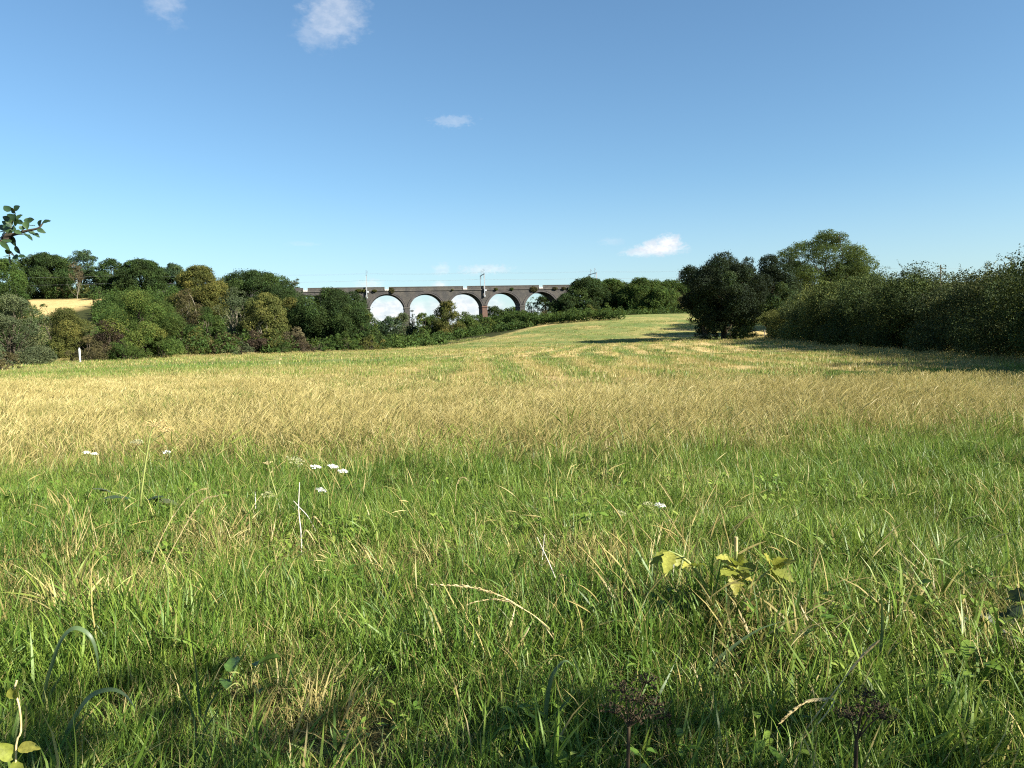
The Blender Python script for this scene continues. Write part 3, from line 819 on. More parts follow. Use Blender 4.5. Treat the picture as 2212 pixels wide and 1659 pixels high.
# local frame: x along the deck, y away from the viewer, z up; the near face lies at y = 0
KMIN, KMAX = -5, 7
PW, RAD, CZ = 1.56, 5.38, 10.5
SPR = CZ + math.sqrt(max(RAD ** 2 - ((BAY - PW) / 2) ** 2, 0.01))
CROWN = CZ + RAD
STR_Z = TOPZ - 1.3
a0 = math.asin((SPR - CZ) / RAD)
ANG = np.linspace(math.pi - a0, a0, 29)
for k in range(KMIN, KMAX):
    xm = (k + .5) * BAY
    # spandrel wall of the bay with the barrel of the arch
    mb = MB()
    ax_ = xm + RAD * np.cos(ANG); az_ = CZ + RAD * np.sin(ANG)
    xL, xR = k * BAY, (k + 1) * BAY
    bot = [(xL, SPR)] + list(zip(ax_, az_)) + [(xR, SPR)]
    for face_y, flip in ((0, False), (DEPTH, True)):
        V = []
        for (bx, bz) in bot:
            V += [(bx, face_y, bz), (bx, face_y, STR_Z)]
        Q = [(2 * q, 2 * q + 2, 2 * q + 3, 2 * q + 1) if not flip else (2 * q, 2 * q + 1, 2 * q + 3, 2 * q + 2) for q in range(len(bot) - 1)]
        mb.quads(V, Q)
    V = []
    for (bx, bz) in zip(ax_, az_):
        V += [(bx, 0, bz), (bx, DEPTH, bz)]
    mb.quads(V, [(2 * q, 2 * q + 1, 2 * q + 3, 2 * q + 2) for q in range(len(ax_) - 1)])
    mb.build('spandrel', BRICK, vroot)
    # two proud rings of arch brickwork
    rb = MB()
    for r0, r1, pr in ((RAD + .003, RAD + .42, .10), (RAD + .423, RAD + .74, .16)):
        V = []
        for th in ANG:
            for rr, yy in ((r0, -pr), (r1, -pr), (r1, .02), (r0, .02)):
                V.append((xm + rr * math.cos(th), yy, max(SPR + .004, CZ + rr * math.sin(th))))
        Q = []
        for q in range(len(ANG) - 1):
            o_ = q * 4
            Q += [(o_, o_ + 4, o_ + 5, o_ + 1), (o_ + 1, o_ + 5, o_ + 6, o_ + 2), (o_ + 3, o_ + 7, o_ + 4, o_)]
        rb.quads(V, Q)
    rb.build('arch_ring', REDB if k in (99,) else RINGB, vroot)
    # string course and parapet, with a gap for the refuge over every second arch
    gap = (k % 2 == 0)
    sc = MB(); sc.box((xm, -.09, STR_Z + .10), (BAY - .004, .24, .2)); sc.build('string_course', CAPST, vroot)
    pp = MB(); cp = MB()
    runs = [(xL, xm - .62), (xm + .62, xR)] if gap else [(xL, xR)]
    for u0, u1 in runs:
        pp.box(((u0 + u1) / 2, .20, STR_Z + .2 + .44), (u1 - u0 - .004, .4, .88))
        cp.box(((u0 + u1) / 2, .20, STR_Z + 1.195), (u1 - u0 - .004, .52, .22))
    # far parapet
    pp.box((xm, DEPTH - .2, STR_Z + .54), (BAY - .004, .4, 1.08))
    pp.build('parapet', BRICK, vroot)
    cp.build('coping', CAPST if False else BRICK, vroot)
    if gap:
        rf = MB(); rf.box((xm, -.25, STR_Z + .46), (1.22, .05, .42)); rf.box((xm, -.02, STR_Z + .225), (1.22, .5, .05))
        for sgn in (-.58, 0, .58):
            rf.box((xm + sgn, -.29, STR_Z + .7), (.05, .025, .95))
        rf.build('refuge_panel', WHITEP, vroot)
for k in range(KMIN, KMAX + 1):
    gx = VIA0[0] + VDIR[0] * k * BAY; gy = VIA0[1] + VDIR[1] * k * BAY
    g = gz1(gx, gy) - 1.5
    pm = MB()
    h0, h1 = g, SPR - .42
    if h1 < g + .5: continue
    wb, wt_ = PW + .02 * (h1 - h0), PW
    V = [(k * BAY + sx * w / 2, yy, z) for z, w in ((h0, wb), (h1, wt_)) for sx, yy in ((-1, .02), (1, .02), (1, DEPTH - .02), (-1, DEPTH - .02))]
    pm.quads(V, [(0, 1, 5, 4), (1, 2, 6, 5), (2, 3, 7, 6), (3, 0, 4, 7)])
    o = pm.build('pier', REDB if k == 3 else BRICK, vroot)
    if k == 3: o['label'] = 'reddish brick pier'
    im = MB()
    im.box((k * BAY, DEPTH / 2, SPR - .32), (PW + .34, DEPTH + .3, .2)); im.box((k * BAY, DEPTH / 2, SPR - .11), (PW + .2, DEPTH + .16, .218))
    im.build('impost', REDB if k == 3 else CAPST, vroot)
dk = MB(); dk.box((((KMIN + KMAX) / 2) * BAY, DEPTH / 2, STR_Z + .05), ((KMAX - KMIN) * BAY, DEPTH - .85, .3)); dk.build('track_bed', BARK, vroot)
if True:   # stone cap on the far embankment end
    ab = MB(); ab.box((KMAX * BAY + 7, DEPTH / 2, STR_Z - 4), (14, DEPTH - .1, 8.1)); ab.build('abutment', BRICK, vroot)


def via(s, t_, z):
    return np.array([VIA0[0] + VDIR[0] * s - VNRM[0] * t_, VIA0[1] + VDIR[1] * s - VNRM[1] * t_, z])


# weeds rooted in the viaduct brickwork
def weed(label, s, t_, z, w, h, mat='olive'):
    rng = np.random.default_rng(int(s * 31) % 9973)
    o = via(s, t_, z)
    root = empty('wall_weed', o, label, 'weed', 'weeds growing on the viaduct')
    n = int(w * h * 420)
    d = sphere_dirs(n, rng) * (rng.uniform(size=n) ** .45)[:, None]
    cm = MB()
    leaves(cm, d * np.array([w / 2, min(w, .8) / 2, h / 2]), d, .24, rng, np.clip(rng.normal(.4, .2, n), 0, 1))
    cm.build('foliage', LM[mat], root)
    for _ in range(4):
        st = MB(); st.tube([(0, .25, -h * .3), (rng.normal() * w * .2, -.1, rng.uniform(0, h * .4))], [.03, .012], 4); st.build('stem', BARK, root)


weed('wide tuft of weeds on the parapet left of the leftmost mast', -2.4, -.25, 17.0, 2.2, 1.1)
weed('smaller tuft of weeds hard by the leftmost mast', -.9, -.25, 17.0, 1.2, 1.0)
weed('trailing weeds right of the leftmost mast', 2.3, -.25, 16.9, 1.6, .9)
weed('round bush growing from the parapet beside a refuge gap', 7.4, -.2, 16.9, 1.9, 1.9, 'brown')
weed('tiny weed on the string course left of a refuge gap', 26.0, -.2, 16.9, .7, .6)
weed('weed on the string course between the middle mast and the next arch', 39.6, -.2, 16.9, 1.3, .9)
weed('small green weed above the arch right of the middle mast', 44.6, -.2, 16.9, 1.3, 1.0, 'mid')
weed('long dark bush hanging over the parapet near the right end', 51.6, -.25, 16.7, 2.8, 1.9, 'brown')
weed('tuft of brown weeds on the parapet by the dark trees', 58.5, -.2, 16.9, 2.0, 1.0, 'brown')
weed('ivy clump on the parapet touching the dark trees', 61.3, -.2, 16.9, 1.5, 1.1, 'brown')

# overhead line portals of the railway
STEEL = plain_material('galvanised_steel', (.30, .32, .34), (.42, .44, .46), 5.0, .5, .5)
DSTEEL = plain_material('dark_painted_steel', (.10, .13, .15), (.16, .19, .21), 5.0, .5, .5)


def portal(label, s, zb, arms=True, near_only=False):
    o = via(s, -.55, zb)
    root = empty('catenary_portal', o, label, 'portal', 'overhead line portals')
    root.rotation_euler = (0, 0, math.atan2(VDIR[1], VDIR[0]))
    top = 21.6 - zb
    W2 = DEPTH + .9
    m = MB()
    for dx, dy in ((-.1, -.1), (.1, -.1), (.1, .1), (-.1, .1)):
        m.box((dx, dy, top / 2), (.05, .05, top))
    m.box((0, 0, top / 2), (.15, .15, top - .02))
    m.build('mast', STEEL, root)
    br = MB()
    if not near_only:
        br.box((0, .28, .25), (.5, .7, .36)); br.box((.35, .1, 2.0), (.55, .45, .5)); br.box((0, .28, 2.6), (.3, .6, .14))
        br.build('bracket', STEEL, root)
    m = MB(); m.box((0, W2, top / 2 + (STR_Z - zb) / 2), (.2, .2, top - (STR_Z - zb))); m.build('mast', DSTEEL, root)
    m = MB(); m.box((0, W2 / 2, top + .1), (.22, W2 + .5, .2))
    m.tube([(0, .1, top - .9), (0, 1.0, top)], .06, 4); m.tube([(0, W2 - .1, top - .9), (0, W2 - 1.0, top)], .06, 4)
    m.build('crossbeam', DSTEEL, root)
    for yy in (2.2, W2 - 2.2):
        u = MB()
        u.box((0, yy, top + .95), (.1, .1, 1.7)); u.box((.15, yy, top + 1.5), (.5, .06, .06)); u.tube([(.35, yy, top + 1.1), (.35, yy, top + 1.5)], .05, 5)
        u.build('feeder_post', DSTEEL, root)
        u = MB()
        u.box((0, yy, top - .55), (.08, .08, 1.1)); u.tube([(0, yy, top - 1.05), (.1, yy + .9, top - 1.0)], .035, 4); u.tube([(0, yy, top - .5), (.1, yy + .9, top - 1.0)], .03, 4)
        u.build('cantilever', DSTEEL, root)


portal('leftmost catenary portal, seen edge on against the sky', 0.0, 14.6)
portal('middle catenary portal standing on the reddish pier', 36.0, 14.6)
portal('catenary portal rising out of the dark trees right of the arches', 72.0, 14.6)


def side_mast(label, px, top, D):
    tp = P(px, top, D)
    g = gz1(tp.x, D)
    root = empty('catenary_mast', (tp.x, D, g), label, 'mast', 'single catenary masts on the embankment')
    H = tp.z - g
    m = MB(); m.box((0, 0, H / 2), (.28, .28, H)); m.build('mast', DSTEEL, root)
    a_ = MB(); a_.tube([(0, 0, H - .3), (1.0, .4, H - .15)], .07, 5); a_.tube([(.9, .4, H - .5), (.9, .4, H)], .05, 5); a_.build('feeder_arm', DSTEEL, root)
    a_ = MB(); a_.tube([(0, 0, H - 2.6), (1.7, .4, H - 2.3)], .07, 5); a_.tube([(0, 0, H - 3.4), (1.2, .4, H - 2.4)], .06, 5); a_.build('cantilever', DSTEEL, root)


side_mast('slender catenary mast with two arms left of the very dark oak', 1468, 585, 268)
side_mast('catenary mast almost hidden behind the very dark oak', 1485, 578, 282)
WIRE = plain_material('copper_wire', (.20, .21, .22), (.26, .27, .28), 5.0, .5, .4)
for lab, t_, z in (('upper overhead wire of the near track', 1.6, 22.4), ('lower overhead wire of the near track', 2.4, 20.3), ('upper overhead wire of the far track', 6.6, 22.6), ('lower overhead wire of the far track', 5.8, 20.5)):
    pts = []
    for k in range(-3, 6):
        for q in range(6):
            f_ = q / 6
            pts.append(via((k + f_) * 36.0, t_, z - .7 * 4 * f_ * (1 - f_) * .5))
    w = MB(); w.tube(pts, .011, 4)
    tag(w.build('overhead_wire', WIRE), lab, 'wire', 'overhead wires of the railway')

# ------------------------------------------------------------------ posts, fence, pole
WHITE = plain_material('white_paint', (.74, .74, .72), (.82, .82, .80), 2.0, .5, .4)
BLACKP = plain_material('black_paint', (.02, .02, .02), (.04, .04, .04), 2.0, .5, .4)
q = P(173, 777, 97); g = gz1(q.x, 97)
r_ = empty('marker_post', (q.x, 97, g), 'white marker post with a dark cap standing at the field edge', 'post')
m = MB(); m.tube([(0, 0, -.2), (-.02, 0, .8), (-.04, 0, 1.62)], .105, 10); m.build('shaft', WHITE, r_, True)
m = MB(); m.tube([(-.04, 0, 1.621), (-.044, 0, 1.78)], [.12, .09], 10); m.build('cap', BLACKP, r_, True)

OLDWOOD = plain_material('grey_weathered_wood', (.10, .085, .065), (.19, .165, .13), 5.0, .9, .2, .2)
q = hit(1549, 727, 90, 200); q = Vector((q.x, 131.0, gz1(q.x, 131.0)))
r_ = empty('rail_fence', q, 'short wooden rail fence beside the trunk of the very dark oak', 'fence')
for xx in (-1.5, -.2, 1.4):
    m = MB(); m.box((xx, 0, .55), (.14, .12, 1.5)); m.build('post', OLDWOOD, r_)
for zz in (.62, 1.12):
    m = MB(); m.tube([(-1.9, .1, zz), (0, .1, zz + .02), (1.8, .1, zz - .02)], .06, 6); m.build('rail', OLDWOOD, r_)
xg = P(1672, 712, 133).x; g = gz1(xg, 133)
r_ = empty('field_gate', (xg, 133, g), 'pale wooden gate rail in the gap between oak and hedge', 'gate')
for xx in (-1.6, 1.6):
    m = MB(); m.box((xx, 0, .6), (.12, .12, 1.4)); m.build('post', OLDWOOD, r_)
for zz in (.5, .85, 1.2):
    m = MB(); m.box((0, .02, zz), (3.3, .05, .1)); m.build('rail', PALEBARK, r_)
q = P(2032, 572, 140); g = gz1(q.x, 140)
r_ = empty('utility_pole', (q.x, 140, g), 'small utility pole with crossarms behind the tall hedge', 'pole')
m = MB(); m.tube([(0, 0, -.3), (0, 0, q.z - g)], [.15, .10], 8); m.build('shaft', OLDWOOD, r_, True)
for dz in (1.3, .7):
    m = MB(); m.box((0, -.13, q.z - g - dz), (1.3, .1, .1)); m.build('crossarm', OLDWOOD, r_)
fl = P(128, 690, 219)

# ------------------------------------------------------------------ grass
def blade_material(name, greens, tans, trans=.30):
    m = bpy.data.materials.new(name); m.use_nodes = True
    t = NT(m.node_tree); m.node_tree.nodes.clear()
    v = t.n('ShaderNodeAttribute', attribute_name='v').outputs['Fac']
    h = t.n('ShaderNodeAttribute', attribute_name='hue').outputs['Fac']
    dry = t.n('ShaderNodeAttribute', attribute_name='dry', attribute_type='INSTANCER').outputs['Fac']
    rnd = t.n('ShaderNodeAttribute', attribute_name='rnd', attribute_type='INSTANCER').outputs['Fac']
    isdry = t.mapr(t.math('SUBTRACT', dry, v), -.06, .06)
    mixr = t.math('ADD', t.math('MULTIPLY', h, .62), t.math('MULTIPLY', rnd, .38))
    cg = t.ramp(mixr, greens); ct = t.ramp(mixr, tans)
    c = t.mix(isdry, cg, ct)
    p = t.n('ShaderNodeBsdfPrincipled'); t.l(c, p.inputs['Base Color'])
    p.inputs['Roughness'].default_value = .45; p.inputs['Specular IOR Level'].default_value = .25
    tr = t.n('ShaderNodeBsdfTranslucent'); t.l(t.mix(.25, c, (.22, .28, .05)), tr.inputs['Color'])
    mx = t.n('ShaderNodeMixShader'); mx.inputs[0].default_value = trans
    t.l(p.outputs[0], mx.inputs[1]); t.l(tr.outputs[0], mx.inputs[2])
    t.l(mx.outputs[0], t.n('ShaderNodeOutputMaterial').inputs[0])
    return m


GRASSM = blade_material('grass_blades',
    [(0, (.036, .082, .013)), (.35, (.088, .162, .023)), (.7, (.175, .245, .038)), (1, (.34, .37, .095))],
    [(0, (.16, .125, .045)), (.4, (.30, .25, .092)), (.75, (.45, .38, .155)), (1, (.64, .56, .28))])


def clump(name, nb, rad, hgt, wid, lean, curl, rng, heads=0.0, segs=4, headlen=.14, vmax=1.0, headw=.012):
    """one tuft of curved blades as a mesh; per-face 'v' (when it turns to straw) and 'hue'"""
    mb = MB(); hue = []
    for b in range(nb):
        r = rad * math.sqrt(rng.uniform()); th = rng.uniform(0, 2 * math.pi)
        base = np.array([r * math.cos(th), r * math.sin(th), 0])
        L = rng.uniform(*hgt); w = rng.uniform(*wid)
        az_ = rng.uniform(0, 2 * math.pi); dirv = np.array([math.cos(az_), math.sin(az_), 0])
        ln = abs(rng.normal(0, lean)) + .04; cu = rng.uniform(*curl)
        tt = np.linspace(0, 1, segs + 1)
        ang = ln + cu * tt ** 1.6
        step = L / segs
        pts = [base]
        for q in range(segs):
            a_ = ang[q]
            pts.append(pts[-1] + step * (dirv * math.sin(a_) + np.array([0, 0, math.cos(a_)])))
        pts = np.array(pts)
        tw = rng.uniform(0, math.pi) if rng.uniform() < .5 else az_ + math.pi / 2
        side = np.array([math.cos(tw), math.sin(tw), 0])
        is_stem = rng.uniform() < heads
        vv = rng.uniform(0, vmax)
        if is_stem:
            w = w * .35; vv *= .55
        wp = w * np.array([.7, 1, .9, .6, .06, .06, .06][: segs + 1]) if segs >= 4 else w * np.linspace(1, .08, segs + 1)
        V = np.stack([pts - side * wp[:, None] / 2, pts + side * wp[:, None] / 2], 1).reshape(-1, 3)
        mb.quads(V, [(2 * q, 2 * q + 1, 2 * q + 3, 2 * q + 2) for q in range(segs)], vv)
        hh = rng.uniform(0, .8); hue += [hh] * segs
        if is_stem:
            # drooping seed head: two crossed narrow spindles
            d = pts[-1] - pts[-2]; d /= np.linalg.norm(d)
            hl = headlen * rng.uniform(.7, 1.3); hw = headw * rng.uniform(.7, 1.2)
            hp_ = [pts[-1] - d * .02]
            for q in range(4):
                d = d + np.array([0, 0, -.10]) + dirv * .03; d /= np.linalg.norm(d)
                hp_.append(hp_[-1] + d * hl / 4)
            hp_ = np.array(hp_); ww = hw * np.array([.25, 1, .95, .7, .1])
            for sd in (side, np.cross(side, d)):
                V = np.stack([hp_ - sd * ww[:, None] / 2, hp_ + sd * ww[:, None] / 2], 1).reshape(-1, 3)
                mb.quads(V, [(2 * q, 2 * q + 1, 2 * q + 3, 2 * q + 2) for q in range(4)], min(vv, .22))
                hue += [rng.uniform(.75, 1)] * 4
    o = mb.build(name, GRASSM, None, True)
    COL.objects.unlink(o)
    at_ = o.data.attributes.new('hue', 'FLOAT', 'FACE'); at_.data.foreach_set('value', np.array(hue, np.float32))
    return o


def scatter(name, label, pts, rot, scl, idx, dry, rnd, sources):
    n = len(pts)
    me = bpy.data.meshes.new(name)
    me.vertices.add(n); me.vertices.foreach_set('co', np.asarray(pts, np.float32).ravel())
    for nm, typ, arr in (('rot', 'FLOAT_VECTOR', rot), ('scl', 'FLOAT', scl), ('idx', 'INT', idx), ('dry', 'FLOAT', dry), ('rnd', 'FLOAT', rnd)):
        at_ = me.attributes.new(nm, typ, 'POINT')
        if typ == 'FLOAT_VECTOR':
            at_.data.foreach_set('vector', np.asarray(arr, np.float32).ravel())
        elif typ == 'INT':
            at_.data.foreach_set('value', np.asarray(arr, np.int32).ravel())
        else:
            at_.data.foreach_set('value', np.asarray(arr, np.float32).ravel())
    me.materials.append(GRASSM)
    o = bpy.data.objects.new(name, me); COL.objects.link(o)
    ng = bpy.data.node_groups.new(name + '_scatter', 'GeometryNodeTree')
    ng.interface.new_socket('Geometry', in_out='INPUT', socket_type='NodeSocketGeometry')
    ng.interface.new_socket('Geometry', in_out='OUTPUT', socket_type='NodeSocketGeometry')
    t = NT(ng)
    gi = t.n('NodeGroupInput'); go = t.n('NodeGroupOutput')
    join = t.n('GeometryNodeJoinGeometry')
    for s in sources:
        oi = t.n('GeometryNodeObjectInfo'); oi.inputs['Object'].default_value = s; oi.inputs['As Instance'].default_value = False
        g2 = t.n('GeometryNodeGeometryToInstance'); t.l(oi.outputs['Geometry'], g2.inputs[0]); t.l(g2.outputs[0], join.inputs[0])
    iop = t.n('GeometryNodeInstanceOnPoints')
    t.l(gi.outputs[0], iop.inputs['Points']); t.l(join.outputs[0], iop.inputs['Instance'])
    iop.inputs['Pick Instance'].default_value = True
    def na(nm, typ):
        a_ = t.n('GeometryNodeInputNamedAttribute', data_type=typ); a_.inputs['Name'].default_value = nm
        return [s_ for s_ in a_.outputs if s_.enabled and s_.name == 'Attribute'][0]
    t.l(na('idx', 'INT'), iop.inputs['Instance Index'])
    e2r = t.n('FunctionNodeEulerToRotation'); t.l(na('rot', 'FLOAT_VECTOR'), e2r.inputs[0]); t.l(e2r.outputs[0], iop.inputs['Rotation'])
    t.l(na('scl', 'FLOAT'), iop.inputs['Scale'])
    t.l(iop.outputs[0], go.inputs[0])
    md = o.modifiers.new('scatter', 'NODES'); md.node_group = ng
    return tag(o, label, 'grass', None, 'stuff')


def field_points(y0, y1, density, rng, margin=1.5):
    """random points over the part of the field in view, plus a margin to either side"""
    area = .5 * 1.34 * (y1 ** 2 - y0 ** 2) + 2 * margin * (y1 - y0)
    n = int(area * density)
    # y with pdf ~ width(y)
    u = rng.uniform(size=n * 2); yy = np.sqrt(y0 ** 2 + u * (y1 ** 2 - y0 ** 2))
    xx = rng.uniform(-1, 1, n * 2) * (.67 * yy + margin)
    k = rng.choice(n * 2, n, replace=False)
    return xx[k], yy[k]


rg = np.random.default_rng(5)
LUSH = [clump('lush_tuft', 34, .10, (.09, .28), (.0035, .008), .50, (.0, 1.2), rg) for _ in range(4)]
FINE = [clump('fine_tuft', 40, .09, (.08, .24), (.0025, .005), .50, (.0, .9), rg) for _ in range(3)]
BROAD = [clump('broad_tuft', 9, .08, (.25, .52), (.009, .016), .35, (.6, 2.2), rg, segs=6) for _ in range(3)]
COARSE = [clump('coarse_tuft', 16, .10, (.18, .46), (.006, .0125), .42, (.2, 1.9), rg, segs=5, vmax=1.0) for _ in range(5)]
THATCH = [clump('thatch_tuft', 64, .18, (.06, .22), (.0035, .009), 1.0, (.3, 1.3), rg, segs=3, vmax=.95) for _ in range(3)]
STRAW = [clump('straw_tuft', 30, .12, (.26, .54), (.004, .007), .22, (.2, 1.0), rg, heads=.42, headlen=.15, headw=.008) for _ in range(5)]
STRAWF = [clump('straw_patch', 44, .32, (.14, .32), (.008, .013), .24, (.2, 1.0), rg, heads=.40, segs=3, headlen=.12, headw=.012) for _ in range(4)]
STUB = [clump('stubble_patch', 60, .55, (.06, .20), (.014, .024), .45, (.2, 1.0), rg, segs=2) for _ in range(3)]
STUBF = [clump('stubble_far_patch', 80, 1.1, (.10, .26), (.03, .05), .5, (.2, .9), rg, segs=2) for _ in range(3)]


def lay(name, label, xx, yy, sources, smin, smax, tilt, rng, dry_add=0.0, tilt_dir=0.5):
    n = len(xx)
    zz = gz(xx, yy)
    dr = np.clip(dryness(xx, yy) + dry_add + rng.normal(0, .10, n), 0, 1)
    # every tuft is turned about its own axis, then leans with the swathe it stands in
    lx = .75 * (fbm(xx * .45, yy * .45, 61, 2) - .42) + .12 * tilt_dir + rng.normal(0, tilt, n)
    ly = .60 * (fbm(xx * .45, yy * .45, 67, 2) - .5) + rng.normal(0, tilt, n)
    if tilt < .15: lx, ly = lx * .45, ly * .45
    g_ = rng.uniform(0, 2 * np.pi, n)
    cz, sz, cx_, sx_, cy_, sy_ = np.cos(g_), np.sin(g_), np.cos(ly), np.sin(ly), np.cos(lx), np.sin(lx)
    r20 = -sy_ * cz + cy_ * sx_ * sz
    r21 = sy_ * sz + cy_ * sx_ * cz
    r22 = cy_ * cx_
    r10 = cx_ * sz
    r00 = cy_ * cz + sy_ * sx_ * sz
    rot = np.stack([np.arctan2(r21, r22), -np.arcsin(np.clip(r20, -1, 1)), np.arctan2(r10, r00)], -1)
    pat = fbm(xx * .9, yy * .9, 41, 2)
    scl = rng.uniform(smin, smax, n) * (.55 + .9 * pat)
    return scatter(name, label, np.stack([xx, yy, zz - .01], -1), rot, scl, rng.integers(0, len(sources), n), dr, np.clip(.5 + .9 * (fbm(xx * .5, yy * .5, 55, 2) - .5) + rng.normal(0, .22, n), 0, 1), sources)


# green margin near the viewer
xx, yy = field_points(1.5, 13.5, 105, rg, 1.5)
k = rg.uniform(size=len(xx)) < 1 - ss(9.6, 13.0, yy + 2.5 * (fbm(xx * .5, yy * .5, 3, 2) - .5))
k &= (vnoise(xx * 1.4, yy * 1.4, 123) > .24) & (rg.uniform(size=len(xx)) > .45 * dead_spots(xx, yy))
lay('meadow_grass', 'lush green meadow grass of the near field margin', xx[k], yy[k], LUSH + FINE, .75, 1.25, .20, rg)
xx, yy = field_points(1.5, 11.0, 60, rg, 1.5)
lay('thatch_grass', 'flattened grass and dead thatch under the near meadow grass', xx, yy, THATCH, .8, 1.4, .22, rg, .10)
xx, yy = field_points(1.5, 6.2, 46, rg, 1.2)
k = rg.uniform(size=len(xx)) < (1 - ss(3.2, 6.2, yy)) * (.35 + 1.3 * (fbm(xx * 1.1, yy * 1.1, 88, 2) - .25))
lay('coarse_grass', 'coarse tangled grass close to the viewer', xx[k], yy[k], COARSE, .75, 1.3, .26, rg)
xx, yy = field_points(1.6, 6.5, 12, rg, 1.0)
lay('broad_grass', 'broad bladed grass bending over in the foreground', xx, yy, BROAD, .7, 1.2, .22, rg, -.1)
def leafy_clump(name, n, rng):
    """small patch of oval weed leaves on short stalks"""
    mb = MB(); hue = []
    for _ in range(n):
        th = rng.uniform(0, 6.283); r = rng.uniform(.01, .10); L = rng.uniform(.025, .07); w = L * rng.uniform(.35, .6)
        c = np.array([r * math.cos(th), r * math.sin(th), rng.uniform(.03, .16)])
        d = np.array([math.cos(th), math.sin(th), rng.uniform(-.3, .7)]); d /= np.linalg.norm(d)
        sd = np.cross(d, [0, 0, 1]); sd /= np.linalg.norm(sd); up = np.cross(sd, d); vv = rng.uniform(.45, 1)
        rows = []
        for u, f_ in ((0, .1), (.25, .85), (.55, 1), (.8, .65), (1, .04)):
            p_ = c + d * L * u - np.array([0, 0, 1]) * L * .25 * u * u
            rows += [p_ - sd * w * f_ / 2 + up * w * .14 * f_, p_, p_ + sd * w * f_ / 2 + up * w * .14 * f_]
        mb.quads(rows, [(3 * q + j, 3 * q + j + 1, 3 * q + 4 + j, 3 * q + 3 + j) for q in range(4) for j in (0, 1)], vv); hue += [rng.uniform(.1, .8)] * 8
        p0 = np.array([c[0] * .3, c[1] * .3, 0]); s_ = sd * .001
        mb.quads([p0 - s_, p0 + s_, c + s_, c - s_], [(0, 1, 2, 3)], vv); hue += [.4]
    o = mb.build(name, GRASSM, None, True); COL.objects.unlink(o)
    at_ = o.data.attributes.new('hue', 'FLOAT', 'FACE'); at_.data.foreach_set('value', np.array(hue, np.float32))
    return o


LEAFYC = [leafy_clump('leafy_weed', int(rg.integers(9, 18)), rg) for _ in range(4)]
xx, yy = field_points(1.5, 8.5, 12, rg, 1.0)
k = fbm(xx * .8, yy * .8, 19, 2) > .47
lay('weed_leaves', 'small leafy weeds growing among the near meadow grass', xx[k], yy[k], LEAFYC, .8, 1.5, .2, rg, -.1)
# tall straw
xx, yy = field_points(9.0, 22, 22, rg, 2.0)
lay('meadow_grass', 'short mixed green and dry grass under the straw', xx, yy, FINE + LUSH, .8, 1.5, .2, rg, -.12)
xx, yy = field_points(6.5, 19, 27, rg, 2.0)
k = rg.uniform(size=len(xx)) < (.10 + .90 * np.clip(dryness(xx, yy), 0, 1)) * ss(7.2, 9.5, yy)
lay('straw_grass', 'tall dry seeding grass in the middle of the field', xx[k], yy[k], STRAW, .75, 1.15, .13, rg, -.05)
xx, yy = field_points(3.0, 9.5, .7, rg, 1.0)
lay('straw_grass', 'single dry seeding grass stems among the green margin', xx, yy, STRAW, .8, 1.15, .2, rg, .3)
xx, yy = field_points(18, 48, 8, rg, 3.0)
k = rg.uniform(size=len(xx)) < (1 - .95 * ss(19, 28, yy + 10 * (fbm(xx * .1, yy * .1, 8, 2) - .5) - 14 * ss(4, -12, xx)))
k &= rg.uniform(size=len(xx)) < .12 + 1.25 * np.clip(dryness(xx, yy), 0, 1)
lay('straw_grass', 'dry seeding grass farther out in the field', xx[k], yy[k], STRAWF, .75, 1.1, .13, rg)
xx, yy = field_points(17, 62, 2.6, rg, 3.0)
lay('field_stubble', 'short mown stubble in the middle of the field', xx, yy, STUB, .8, 1.3, .1, rg)
xx, yy = field_points(55, 175, .30, rg, 3.0)
lay('field_stubble', 'short mown stubble towards the rising end of the field', xx, yy, STUBF, .7, 1.2, .1, rg)
# uncut dry fringe along hedge feet
fr = []
for q0, q1 in zip([*hp[:-1]], [*hp[1:]]):
    for _ in range(110):
        f_ = rg.uniform(); fr.append((q0.x + (q1.x - q0.x) * f_ + rg.normal() * .3, q0.y + (q1.y - q0.y) * f_ - .9 + rg.normal() * .5))
for a_, b_ in (((-62, 98), (-44, 112)), ((-44, 112), (-14, 134)), ((-47, 70), (-60, 92)), ((22.0, 40), (33, 95)), ((33, 95), (37, 122)), ((24, 128), (40, 126))):
    for _ in range(260):
        f_ = rg.uniform(); fr.append((a_[0] + (b_[0] - a_[0]) * f_ + rg.normal() * .9, a_[1] + (b_[1] - a_[1]) * f_ + rg.normal() * .9))
fr = np.array(fr)
lay('fringe_grass', 'uncut dry grass fringe along the foot of the hedges', fr[:, 0], fr[:, 1], STRAWF, .7, 1.4, .12, rg, .1)

# ------------------------------------------------------------------ plants standing out of the grass
STEMG = plain_material('green_stem', (.16, .20, .05), (.26, .28, .09), 9.0, .6, .3)
STEMT = plain_material('straw_stem', (.38, .29, .13), (.55, .45, .24), 12.0, .7, .3)
STEMB = plain_material('dead_brown_stem', (.035, .026, .016), (.075, .055, .034), 12.0, .9, .1)
STEMW = plain_material('bleached_stem', (.50, .46, .38), (.62, .58, .50), 12.0, .7, .3)
FLOW = plain_material('white_florets', (.70, .70, .64), (.82, .82, .78), 40.0, .8, .1)
SEEDT = plain_material('tan_seed_clusters', (.34, .24, .09), (.52, .40, .18), 60.0, .9, .1)
SEEDG = plain_material('grey_green_seed_clusters', (.24, .25, .12), (.40, .40, .24), 60.0, .9, .1)
LEAFY = leaf_material('yellow_green_leaf', [(0, (.12, .15, .025)), (.6, (.20, .22, .035)), (1, (.32, .30, .06))], .40, .55, .3, fine=70.0, famt=.35)
LEAFD = leaf_material('dock_leaf', [(0, (.04, .085, .02)), (.6, (.075, .14, .028)), (1, (.13, .20, .04))], .30, .5, .35, fine=70.0, famt=.35)
